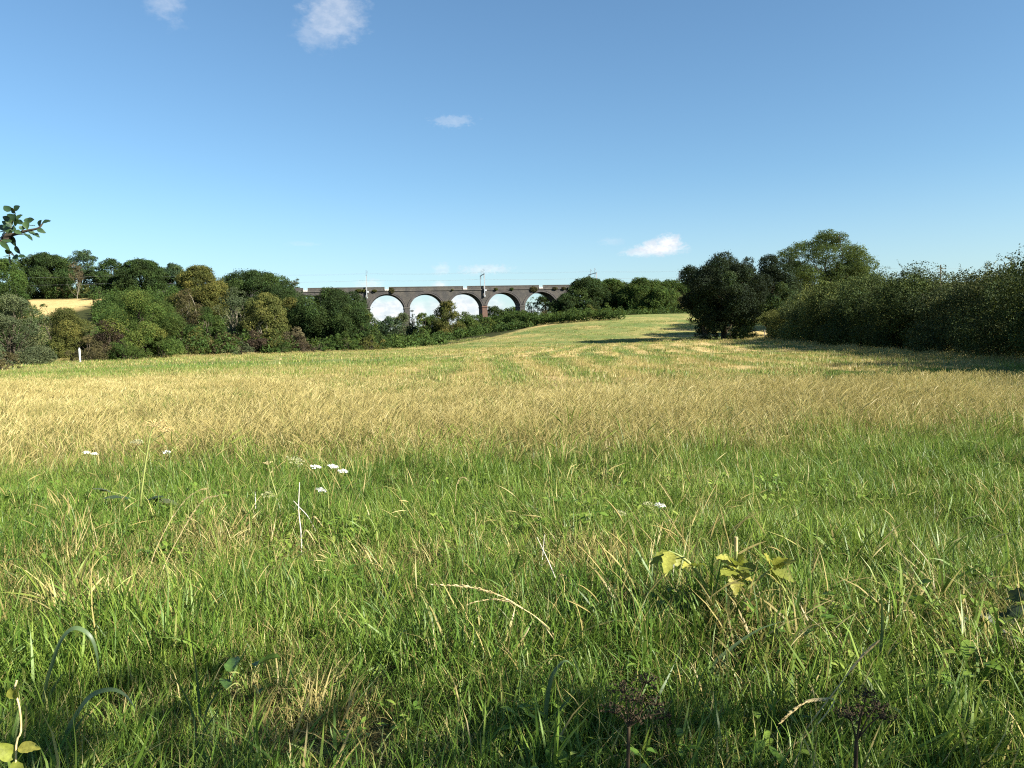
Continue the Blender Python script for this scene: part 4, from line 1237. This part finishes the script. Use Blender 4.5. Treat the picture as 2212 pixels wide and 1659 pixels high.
LEAFK = leaf_material('dark_dull_leaf', [(0, (.02, .035, .018)), (.6, (.04, .06, .028)), (1, (.10, .10, .045))], .12, .6, .3, fine=70.0, famt=.35)
BLADEG = leaf_material('blue_green_blade', [(0, (.05, .085, .035)), (.6, (.085, .13, .055)), (1, (.14, .19, .09))], .25, .42, .4)


def curve_pts(pts, n=14):
    """smooth curve (Catmull-Rom) through 3-D points"""
    p = np.array([np.array(q, float) for q in pts]); p = np.vstack([2 * p[0] - p[1], p, 2 * p[-1] - p[-2]])
    out = []
    for q in range(1, len(p) - 2):
        for u in np.linspace(0, 1, n // max(1, len(p) - 3) + 2, endpoint=False):
            a_, b_, c_, d_ = p[q - 1], p[q], p[q + 1], p[q + 2]
            out.append(.5 * ((2 * b_) + (c_ - a_) * u + (2 * a_ - 5 * b_ + 4 * c_ - d_) * u ** 2 + (3 * b_ - a_ - 3 * c_ + d_) * u ** 3))
    out.append(p[-2])
    return np.array(out)


def pp(D, *xy):
    return [np.array(P(x, y, D + (d[0] if d else 0))) for x, y, *d in xy]


def umbel(root, mat, c, node, R, rays, rng, per=16, tiltv=(0, 0, 1), size=.007, raymat=None, lump=.011):
    """flat flower head: rays from a node to small round clusters of florets"""
    tv = np.array(tiltv, float); tv /= np.linalg.norm(tv)
    ax1 = np.cross(tv, [0, 1, .2]); ax1 /= np.linalg.norm(ax1); ax2 = np.cross(tv, ax1)
    st, fl_ = MB(), MB()
    for q in range(rays):
        r = R * math.sqrt((q + .4) / rays); th = q * 2.39996
        e = c + ax1 * r * math.cos(th) + ax2 * r * math.sin(th) - tv * (r * r / R * .25) + rng.normal(size=3) * R * .04
        st.tube([node, (node + e) / 2 + tv * R * .05, e], [.0016, .0012, .001], 4)
        m = per; d = sphere_dirs(m, rng)
        leaves(fl_, e + d * np.array([lump, lump, lump * .6]), d, size, rng, rng.uniform(0, 1, m), aspect=.9)
    st.build('ray', raymat or STEMG, root)
    fl_.build('flower_head', mat, root)


def blade_leaf(mb, base, tip, w, rng, up=(0, 0, 1), lobes=0, droop=.15, cup=.12, v=.5, n=12):
    """a leaf blade with midrib fold; lobes > 0 cuts the margin into coarse teeth"""
    base = np.array(base, float); tip = np.array(tip, float)
    ax = tip - base; L = np.linalg.norm(ax); ax /= L
    up = np.array(up, float); sd = np.cross(ax, up); sd /= np.linalg.norm(sd) + 1e-9; nn = np.cross(sd, ax)
    u = np.linspace(0, 1, n)
    prof = np.sin(np.pi * u ** .75) ** .75 * (1 - .15 * u)
    prof[0] = .05; prof[-1] = .02
    if lobes:
        prof = prof * (.62 + .38 * np.abs(np.cos(np.pi * lobes * u + .4)))
    rows = []
    for q in range(n):
        c = base + ax * L * u[q] - np.array([0, 0, 1]) * droop * L * u[q] ** 2
        rip = rng.normal() * .02 * L
        for f_ in (-1, -.5, 0, .5, 1):
            rows.append(c + sd * f_ * w * .5 * prof[q] + nn * (abs(f_) ** 1.5 * cup * w * prof[q] + (rip if abs(f_) == 1 else 0)))
    Q = [(q * 5 + j, q * 5 + j + 1, (q + 1) * 5 + j + 1, (q + 1) * 5 + j) for q in range(n - 1) for j in range(4)]
    mb.quads(rows, Q, v)


def ribbon(mb, pts, w, v=.5, twist=0.0, up=(0, -1, .3)):
    pts = np.asarray(pts, float); n = len(pts)
    tg = np.gradient(pts, axis=0); tg /= np.linalg.norm(tg, axis=1)[:, None]
    sd = np.cross(tg, np.array(up, float)); sd /= np.linalg.norm(sd, axis=1)[:, None] + 1e-9
    nn = np.cross(sd, tg)
    u = np.linspace(0, 1, n); tw = twist * u
    s2 = sd * np.cos(tw)[:, None] + nn * np.sin(tw)[:, None]; n2 = np.cross(s2, tg)
    ww = w * np.minimum(1, .45 + 2 * u) * np.clip((1 - u) * 2.2, .03, 1) ** .7
    V = np.stack([pts - s2 * ww[:, None] / 2 + n2 * ww[:, None] * .12, pts, pts + s2 * ww[:, None] / 2 + n2 * ww[:, None] * .12], 1).reshape(-1, 3)
    mb.quads(V, [(3 * q + j, 3 * q + j + 1, 3 * q + 3 + j + 1, 3 * q + 3 + j) for q in range(n - 1) for j in (0, 1)], v)


def seedhead(mb, pts, w, rng, v=.8):
    """dense spike of overlapping husks along a curve"""
    pts = np.asarray(pts, float)
    m = 90
    tt = rng.uniform(0, 1, m); cu = np.linspace(0, 1, len(pts))
    c = np.stack([np.interp(tt, cu, pts[:, a_]) for a_ in range(3)], -1)
    wd_ = w * np.sin(np.pi * np.clip(tt * .9 + .08, 0, 1)) ** .6
    tg = pts[-1] - pts[0]; tg /= np.linalg.norm(tg)
    for q in range(m):
        r = sphere_dirs(1, rng)[0]; r -= tg * r.dot(tg); r /= np.linalg.norm(r) + 1e-9
        a_ = c[q] + r * wd_[q] * .25; b_ = a_ + tg * w * 1.6 + r * wd_[q] * .3; s_ = np.cross(tg, r) * w * .22
        mb.quads([a_, (a_ + b_) / 2 + s_, b_, (a_ + b_) / 2 - s_], [(0, 1, 2, 3)], v)
    mb.tube(pts, np.linspace(w * .16, w * .06, len(pts)), 5, v=v)


def rooted(name, label, cat, bx, by, D=None):
    """empty on the ground at the foot of a plant; parts are then given relative to it"""
    q = hit(bx, by, 1.4, 60) if D is None else Vector((P(bx, by, D).x, D, 0))
    q.z = gz1(q.x, q.y)
    return empty(name, q, label, cat), q.y, np.array(q)


class LB(MB):
    """MB whose vertices are stored relative to a thing's base"""
    def __init__(s, o):
        super().__init__(); s.o = o
    def quads(s, V, Q, v=.5):
        super().quads(np.asarray(V, float).reshape(-1, 3) - s.o, Q, v)
    def tris(s, V, T, v=.5):
        super().tris(np.asarray(V, float).reshape(-1, 3) - s.o, T, v)


_MB = MB
rq = np.random.default_rng(21)


def localise(o):
    """make later MB() objects relative to o (the plant's base)"""
    global MB
    MB = (lambda: LB(o)) if o is not None else _MB


# seeding hogweed at the left
r_, D, o = rooted('hogweed', 'tall seeding hogweed with a tan flower head and dark wilted leaves', 'plant', 303, 1118)
localise(o)
m = MB(); st = curve_pts([o, *pp(D, (304, 1080), (313, 1010), (325, 940), (333, 922))]); m.tube(st, np.linspace(.012, .005, len(st)), 7)
for path in (((315, 1000), (335, 975), (362, 957)), ((322, 960), (340, 945), (356, 934)), ((318, 985), (306, 975), (296, 962)), ((303, 1075), (300, 1035), (297, 1005))):
    c_ = curve_pts(pp(D, *path), 8); m.tube(c_, np.linspace(.006, .003, len(c_)), 5)
m.build('stem', STEMG, r_, True)
for (nx_, ny_, cx_, cy_, R_, mat_) in ((333, 922, 334, 910, .11, SEEDT), (356, 934, 360, 924, .07, SEEDT), (300, 962, 296, 952, .05, SEEDG)):
    umbel(r_, mat_, np.array(P(cx_, cy_, D)), np.array(P(nx_, ny_, D)), R_, 18, rq, 9, (.1, -.2, 1), .012, STEMT)
for bx, by, tx, ty, w_ in ((240, 1062, 198, 1040, .15), (255, 1070, 222, 1066, .13), (282, 1075, 240, 1062, .14), (300, 1090, 268, 1085, .12), (322, 1080, 352, 1052, .14), (335, 1078, 384, 1068, .15), (330, 1085, 372, 1098, .13), (305, 1100, 330, 1120, .14), (290, 1100, 262, 1125, .12)):
    m = MB(); blade_leaf(m, P(bx, by, D - .1), P(tx, ty, D - .25), w_, rq, lobes=3, droop=.3, cup=-.15, v=rq.uniform(.1, .8), n=16); m.build('leaf', LEAFK, r_, True)
m = MB()
for bx, by in ((240, 1062), (282, 1075), (322, 1080), (335, 1078)):
    c_ = curve_pts([o + np.array([0, 0, .05]), *pp(D - .05, ((303 + bx) / 2, (by + 1085) / 2)), np.array(P(bx, by, D - .1))], 8); m.tube(c_, .004, 5)
m.build('leaf_stalk', STEMG, r_, True)
localise(None)
# branching umbellifer with half ripe heads
r_, D, o = rooted('hogweed', 'pale branching umbellifer with half ripe grey heads', 'plant', 582, 1150)
localise(o)
m = MB()
for path, ra in ((((582, 1148), (588, 1110), (598, 1071)), .008), (((598, 1071), (588, 1040), (579, 1004)), .005), (((598, 1071), (625, 1042), (661, 1006)), .004), (((598, 1071), (618, 1035), (640, 1004)), .004), (((598, 1071), (588, 1066), (574, 1064)), .003), (((588, 1042), (594, 1033)), .003)):
    c_ = curve_pts(pp(D, *path), 9); m.tube(c_, np.linspace(ra, ra * .6, len(c_)), 6)
m.build('stem', STEMG, r_, True)
umbel(r_, SEEDG, np.array(P(640, 992, D)), np.array(P(641, 1004, D)), .085, 16, rq, 14, (.45, -.2, 1), .010)
umbel(r_, SEEDG, np.array(P(580, 1065, D)), np.array(P(590, 1070, D)), .06, 12, rq, 12, (.2, -.2, 1), .010)
umbel(r_, STEMT, np.array(P(578, 996, D)), np.array(P(579, 1004, D)), .05, 12, rq, 2, (0, 0, 1), .006, STEMT)
localise(None)
# white flower heads
r_, D, o = rooted('hogweed', 'slender umbellifer with four white flower heads', 'plant', 709, 1150)
localise(o)
m = MB()
for path, ra in ((((709, 1148), (710, 1100), (708, 1063)), .006), (((708, 1063), (695, 1042), (685, 1012)), .004), (((710, 1058), (716, 1038), (723, 1014)), .004), (((716, 1038), (730, 1026), (740, 1020)), .003), (((708, 1066), (700, 1062), (696, 1060)), .003)):
    c_ = curve_pts(pp(D, *path), 9); m.tube(c_, np.linspace(ra, ra * .6, len(c_)), 6)
m.build('stem', STEMG, r_, True)
for nx_, ny_, cx_, cy_, tl in ((685, 1012, 683, 1007, .25), (723, 1014, 721, 1006, .3), (740, 1020, 741, 1016, .25), (696, 1061, 695, 1057, .35)):
    umbel(r_, FLOW, np.array(P(cx_, cy_, D)), np.array(P(nx_, ny_, D)), .040, 14, rq, 16, (tl, -.15, 1), .008)
localise(None)
for lab, px_, py_, R_, mat_ in (('single white flower head rising left of the seeding hogweed', 187, 976, .035, FLOW), ('second small white flower head beside the lone one at the left', 204, 979, .035, FLOW), ('white flower head among straw right of the seeding hogweed', 360, 975, .04, FLOW),
                         ('white flower head with green buds right of the middle', 1426, 1089, .045, FLOW), ('pale yellow seed head left of the white one with green buds', 1340, 1105, .045, SEEDG)):
    D = hit(px_, py_ + 75, 1.4, 60).y
    r_, D, o = rooted('hogweed', lab, 'plant', px_ + 3, py_ + 75, D)
    localise(o)
    m = MB(); c_ = curve_pts([o, *pp(D, (px_ + 2, py_ + 40), (px_, py_ + 6))], 9); m.tube(c_, np.linspace(.004, .0025, len(c_)), 6); m.build('stem', STEMG, r_, True)
    umbel(r_, mat_, np.array(P(px_, py_, D)), np.array(P(px_, py_ + 6, D)), R_, 13, rq, 14, (.2, -.15, 1), .008)
    if px_ > 1400:
        umbel(r_, SEEDG, np.array(P(px_ - 26, py_ - 4, D)), np.array(P(px_ - 5, py_ + 25, D)), .05, 12, rq, 9, (.1, 0, 1), .008)
        umbel(r_, SEEDG, np.array(P(px_ + 26, py_ + 34, D)), np.array(P(px_ + 3, py_ + 52, D)), .06, 12, rq, 9, (.1, 0, 1), .008)
    localise(None)
# dead white stalks
for lab, path, wd_ in (('bleached dead stalk leaning beside the white umbellifer', ((652, 1200), (650, 1150), (645, 1100), (647, 1042)), .006), ('thin bleached stalk crossing the other one', ((690, 1165), (668, 1120), (646, 1095), (634, 1082)), .004),
                       ('short pale dead stalk left of the branching umbellifer', ((549, 1140), (552, 1100), (551, 1062)), .006),
                       ('pale dead stalk left of the broken hogweed stem', ((1447, 1300), (1452, 1260), (1456, 1214)), .005),
                       ('straight dead stalk leaning right of the middle', ((1215, 1290), (1190, 1225), (1160, 1160)), .004), ('upright dead stalk in the middle of the grass', ((1168, 1245), (1172, 1200), (1176, 1155)), .004)):
    r_, D, o = rooted('dead_stalk', lab, 'stalk', *path[0])
    localise(o)
    m = MB(); c_ = curve_pts([o, *pp(D, *path[1:])]); m.tube(c_, np.linspace(wd_, wd_ * .5, len(c_)), 6)
    m.build('stem', STEMW, r_, True)
    m = MB(); ribbon(m, curve_pts([c_[4], c_[6] + np.array([.05, -.02, .02]), c_[5] + np.array([.12, -.03, -.06])], 8), .012); m.build('dead_leaf', STEMT, r_)
    localise(None)
# hogweed with big yellow green leaves and a broken stem
r_, D, o = rooted('hogweed', 'hogweed with big yellow green lobed leaves and a broken hollow stem', 'plant', 1594, 1375)
localise(o)
m = MB(); c_ = curve_pts([o, *pp(D, (1593, 1300), (1591, 1230), (1590, 1190))]); m.tube(c_, np.linspace(.012, .010, len(c_)), 8)
m.build('stem', STEMG, r_, True)
m = MB(); m.tube(pp(D, (1590, 1191), (1590, 1160)), [.010, .0095], 8); m.build('broken_stem', STEMT, r_, True)
m = MB()
for path in (((1593, 1290), (1612, 1272), (1640, 1250), (1664, 1229)), ((1560, 1330), (1530, 1275), (1496, 1224), (1470, 1202), (1444, 1190))):
    c_ = curve_pts([o + np.array([0, 0, .1])] * 0 + pp(D, *path)); m.tube(c_, np.linspace(.011, .005, len(c_)), 7)
m.build('leaf_stalk', STEMG, r_, True)
LV = [(1664, 1229, 1650, 1190, .14, -.05), (1668, 1228, 1720, 1205, .17, .05), (1668, 1230, 1716, 1252, .15, .0), (1664, 1230, 1690, 1262, .12, .1), (1672, 1222, 1700, 1196, .12, 0),
      (1590, 1226, 1546, 1196, .16, .0), (1588, 1232, 1556, 1232, .14, .05), (1592, 1228, 1640, 1224, .17, .0), (1592, 1236, 1625, 1252, .15, .05), (1590, 1240, 1588, 1282, .13, .1), (1592, 1220, 1606, 1192, .10, 0), (1588, 1222, 1570, 1186, .10, 0),
      (1496, 1224, 1526, 1210, .09, .0), (1492, 1222, 1474, 1216, .08, .0), (1450, 1192, 1436, 1232, .13, .2), (1446, 1191, 1404, 1214, .10, .2), (1456, 1196, 1466, 1226, .09, .2)]
for bx, by, tx, ty, w_, dd in LV:
    m = MB(); blade_leaf(m, P(bx, by, D), P(tx, ty, D - .12 + rq.normal() * .08), w_ * .7, rq, up=(.2, -.5, 1), lobes=4, droop=.12, cup=.12, v=rq.uniform(.2, 1), n=18); m.build('leaf', LEAFY, r_, True)
localise(None)
# dock leaves
r_, D, o = rooted('dock_plant', 'broad green dock leaves low in the foreground grass', 'plant', 540, 1520)
localise(o)
st = MB()
for bx, by, tx, ty, w_ in ((498, 1452, 510, 1404, .085), (552, 1440, 604, 1405, .12), (488, 1490, 482, 1450, .07), (560, 1500, 590, 1468, .075), (500, 1512, 474, 1530, .07)):
    b_ = np.array(P(bx, by, D - .12)); t_ = np.array(P(tx, ty, D + .02))
    m = MB(); blade_leaf(m, b_, t_, w_ * .82, rq, up=(.5 * rq.normal(), -.25, 1), droop=.22, cup=.22, v=rq.uniform(.2, .9), n=14); m.build('leaf', LEAFD, r_, True)
    c_ = curve_pts([o + np.array([0, 0, .02]), (o + b_) / 2 + np.array([0, 0, .06]), b_], 8); st.tube(c_, .003, 5)
st.build('leaf_stalk', STEMG, r_, True)
localise(None)
r_, D, o = rooted('burdock_plant', 'dark bluish leaves of a low plant at the right edge', 'plant', 2150, 1385)
localise(o)
st = MB()
for bx, by, tx, ty, w_ in ((2096, 1356, 2072, 1326, .07), (2150, 1345, 2118, 1318, .08), (2160, 1345, 2200, 1318, .10), (2178, 1330, 2212, 1300, .09), (2150, 1352, 2188, 1350, .08), (2190, 1300, 2205, 1262, .09), (2120, 1360, 2098, 1365, .06)):
    b_ = np.array(P(bx, by, D - .1)); t_ = np.array(P(tx, ty, D - .1))
    m = MB(); blade_leaf(m, b_, t_, w_, rq, up=(-.4, -.7, 1), lobes=2, droop=.2, cup=-.1, v=rq.uniform(.1, .7), n=14); m.build('leaf', LEAFK, r_, True)
    st.tube(curve_pts([o + np.array([0, 0, .02]), (o + b_) / 2 + np.array([0, 0, .05]), b_], 8), .003, 5)
st.build('leaf_stalk', STEMG, r_, True)
localise(None)
# arching blades and seed heads close to the viewer
for lab, path, w_ in (('broad grass blade arching over at the left foreground', ((96, 1500), (118, 1420), (138, 1375), (165, 1357), (196, 1376), (210, 1420), (214, 1470)), .022),
                      ('low arching broad blade at the bottom left', ((140, 1600), (165, 1545), (198, 1503), (240, 1490), (270, 1502), (292, 1530)), .022),
                      ('dark straight blade slanting across the left foreground', ((424, 1590), (417, 1543), (395, 1490), (350, 1430), (293, 1368)), .014),
                      ('tall upright blade at the left of the dock leaves', ((432, 1540), (426, 1460), (416, 1390), (404, 1322)), .014),
                      ('arching grey blade in the middle of the foreground shade', ((1178, 1560), (1184, 1500), (1196, 1455), (1220, 1428), (1240, 1440)), .018),
                      ('dark upright blade near the hogweed with big leaves', ((1690, 1400), (1672, 1350), (1650, 1300), (1640, 1280)), .012),
                      ('tall upright green blade at the right foreground', ((1900, 1420), (1906, 1360), (1905, 1300), (1897, 1260)), .013),
                      ('long dark blade leaning right across the centre right', ((1540, 1440), (1580, 1400), (1640, 1360), (1700, 1340)), .014)):
    r_, D, o = rooted('grass_blade', lab, 'grass blade', *path[0], D=hit(path[0][0], path[0][1] + 60, 1.4, 60).y)
    m = MB(); ribbon(m, curve_pts([np.array(q_) - o for q_ in [o] + pp(D, *path)], 22), w_, rq.uniform(.2, .7), 1.1)
    b_ = m.build('blade', BLADEG, r_, True)
    m = MB(); ribbon(m, curve_pts([np.zeros(3), np.array([.03, 0, .12]), np.array([.10, -.02, .22])], 8), w_ * .8, .4, .5); m.build('side_blade', BLADEG, r_, True)
for lab, stem_, head, w_ in (('long tan arching seed head in the middle of the foreground', ((1230, 1420), (1180, 1352), (1135, 1318)), ((1112, 1303), (1080, 1286), (1040, 1273), (990, 1266), (935, 1264)), .016),
                             ('finer tan seed head just under the long arching one', ((1225, 1430), (1170, 1345), (1120, 1310)), ((1100, 1300), (1070, 1294), (1030, 1300), (1008, 1308)), .009),
                             ('upright pale seed head at the right foreground', ((1700, 1640), (1760, 1550), (1815, 1478)), ((1826, 1462), (1850, 1430), (1875, 1405), (1893, 1390)), .014),
                             ('drooping pale seed head at the right foreground', ((1640, 1655), (1740, 1590), (1800, 1520)), ((1790, 1508), (1750, 1512), (1715, 1535), (1690, 1560)), .013),
                             ('yellow seed head leaning right in the left middle grass', ((318, 1250), (335, 1190), (370, 1120)), ((372, 1118), (400, 1080), (430, 1060), (446, 1058)), .010),
                             ('yellow seeding stem above the bleached straw at the left', ((330, 1290), (360, 1210), (395, 1145)), ((397, 1140), (415, 1110), (440, 1080), (470, 1072)), .012),
                             ('curled pale seed head right of the big leaved hogweed', ((1920, 1420), (1925, 1370), (1935, 1335)), ((1938, 1330), (1955, 1318), (1970, 1325), (1975, 1340)), .010),
                             ('pale drooping straw head in the green middle ground', ((985, 1110), (984, 1075), (986, 1050)), ((987, 1046), (992, 1034), (1002, 1032), (1010, 1040)), .010)):
    r_, D, o = rooted('seed_head', lab, 'grass stem', *stem_[0])
    localise(o)
    c_ = curve_pts([o] + pp(D, *stem_[1:], head[0]), 12)
    m = MB(); m.tube(c_, np.linspace(.0035, .002, len(c_)), 5); m.build('stem', STEMT, r_, True)
    m = MB(); seedhead(m, curve_pts(pp(D, *head), 12), w_, rq); m.build('spike', STEMT, r_)
    localise(None)
# dead brown umbels in the shade
for lab, cx_, cy_, sp in (('dead brown umbellifer with ragged heads in the foreground shade', 1370, 1500, ((0, 0), (-40, 28), (45, 10), (28, -38), (-22, -20), (60, 40), (10, 42))), ('small dead brown umbellifer at the lower right', 1862, 1530, ((0, 0), (-30, 8), (35, -10), (12, -38), (48, 10)))):
    D = 2.35
    r_, D, o = rooted('dead_hogweed', lab, 'plant', cx_ - 20, 1700, D)
    localise(o)
    node = np.array(P(cx_ - 12, cy_ + 70, D))
    m = MB(); m.tube(curve_pts([o, (o + node) / 2, node], 8), [.006] * len(curve_pts([o, (o + node) / 2, node], 8)), 6)
    for dx, dy in sp:
        e = np.array(P(cx_ + dx, cy_ + dy, D + rq.normal() * .05)); m.tube([node, (node + e) / 2 + np.array([0, 0, .01]), e], [.003, .002, .0015], 5)
    m.build('stem', STEMB, r_, True)
    for dx, dy in sp:
        e = np.array(P(cx_ + dx, cy_ + dy, D + rq.normal() * .05))
        umbel(r_, STEMB, e, e - np.array([0, 0, .02]), .045, 9, rq, 7, (.2, 0, 1), .009, STEMB, .010)
    localise(None)
# bindweed sprout
r_, D, o = rooted('bindweed_sprout', 'thin twining sprout with pale heart shaped leaves at the bottom left corner', 'plant', 36, 1700, 2.1)
localise(o)
m = MB(); c_ = curve_pts([o] + pp(D, (34, 1650), (45, 1580), (42, 1530), (32, 1490), (36, 1470))); m.tube(c_, .0028, 5); m.build('stem', STEMT, r_, True)
for bx, by, tx, ty, w_ in ((40, 1615, 88, 1612, .034), (30, 1510, 24, 1480, .03), (30, 1640, -10, 1600, .045), (50, 1650, 20, 1680, .05), (34, 1498, 46, 1470, .02)):
    m = MB(); blade_leaf(m, P(bx, by, D), P(tx, ty, D - .02), w_, rq, up=(.2, -.7, .8), droop=.1, cup=.15, v=rq.uniform(.4, 1), n=12); m.build('leaf', LEAFY, r_, True)
localise(None)

# ------------------------------------------------------------------ alder whose bough reaches in at the left
al = tree('alder_tree', 'alder bough of dark rounded leaves reaching in at the left edge of the sky', 'tree', 0, 0, 0, 6, 'dark', xyz=(-7.1, 5.6, 0, 5.6, 1.9), leaf=.09, clear=.35, dens=.6, lobes=20)
o = np.array([-7.1, 5.6, 0])
localise(o)
def ac(x, y, D=6.0):
    return np.array(P(x / 2.553 * .60636, (700 + y / 2.553) * .60636, D))
m = MB()
start = o + np.array([.1, 0, 1.9])
for path, r0 in (([start, (start + ac(-60, 420)) / 2 + np.array([0, 0, .1]), ac(-60, 420), ac(10, 372), ac(100, 350), ac(180, 330), ac(250, 310), ac(345, 290), ac(385, 250)], .022),
                 ([ac(20, 368), ac(60, 330), ac(110, 240), ac(140, 150)], .006), ([ac(-40, 405), ac(20, 425), ac(60, 480), ac(90, 540)], .006), ([ac(180, 330), ac(240, 270), ac(270, 230)], .004), ([ac(100, 350), ac(180, 345), ac(250, 350)], .004), ([ac(60, 490), ac(130, 540), ac(190, 545)], .004)):
    c_ = curve_pts(path, 20); m.tube(c_, np.linspace(r0, r0 * .25 if r0 > .01 else r0 * .5, len(c_)), 6)
m.build('branch', BARK, al, True)
ALD = leaf_material('alder_leaf', [(0, (.012, .030, .012)), (.6, (.026, .055, .020)), (1, (.06, .105, .03))], .12, .38, .5)
m = MB()
for x, y, dx, dy in [(65, 110, -28, -28), (155, 105, 25, -20), (120, 125, -20, -25), (95, 180, -30, -20), (175, 185, 30, -20), (60, 200, -35, -20), (130, 190, 5, -35), (48, 240, -28, -18), (105, 235, 0, 35), (185, 235, 30, 12), (250, 215, 5, -22),
                     (280, 215, 30, -8), (285, 265, 35, 0), (240, 260, 10, 35), (25, 280, -20, -25), (365, 240, 12, -28), (420, 230, 40, -14), (375, 312, 40, 15), (295, 335, 45, 20), (335, 355, 25, 15), (255, 365, 35, 30), (125, 275, 10, -30),
                     (165, 325, 30, 12), (60, 300, -30, 10), (15, 320, -20, 0), (90, 330, 20, 20), (60, 405, -40, -15), (125, 405, 20, 40), (45, 445, 40, 35), (160, 485, 25, 30), (75, 500, -28, -18), (60, 545, -35, 0), (85, 580, 10, 30),
                     (120, 520, 15, 20), (200, 545, 35, 5), (145, 555, 20, 15), (205, 285, 25, -15), (30, 350, -20, 15), (110, 300, -15, 25), (150, 235, -10, 30), (80, 260, 20, 15), (140, 300, 15, 20)]:
    dz = rq.normal() * .10
    b_ = ac(x - dx, y - dy, 6.0 + dz); t_ = ac(x + dx * 1.1, y + dy * 1.1, 6.0 + dz + rq.normal() * .03)
    blade_leaf(m, b_, t_, .050 * rq.uniform(.8, 1.15), rq, up=(rq.normal() * .6, -.8 + rq.normal() * .4, .6), droop=.05, cup=.12, v=rq.uniform(.05, .9), n=9)
m.build('leaves', ALD, al, True)
localise(None)
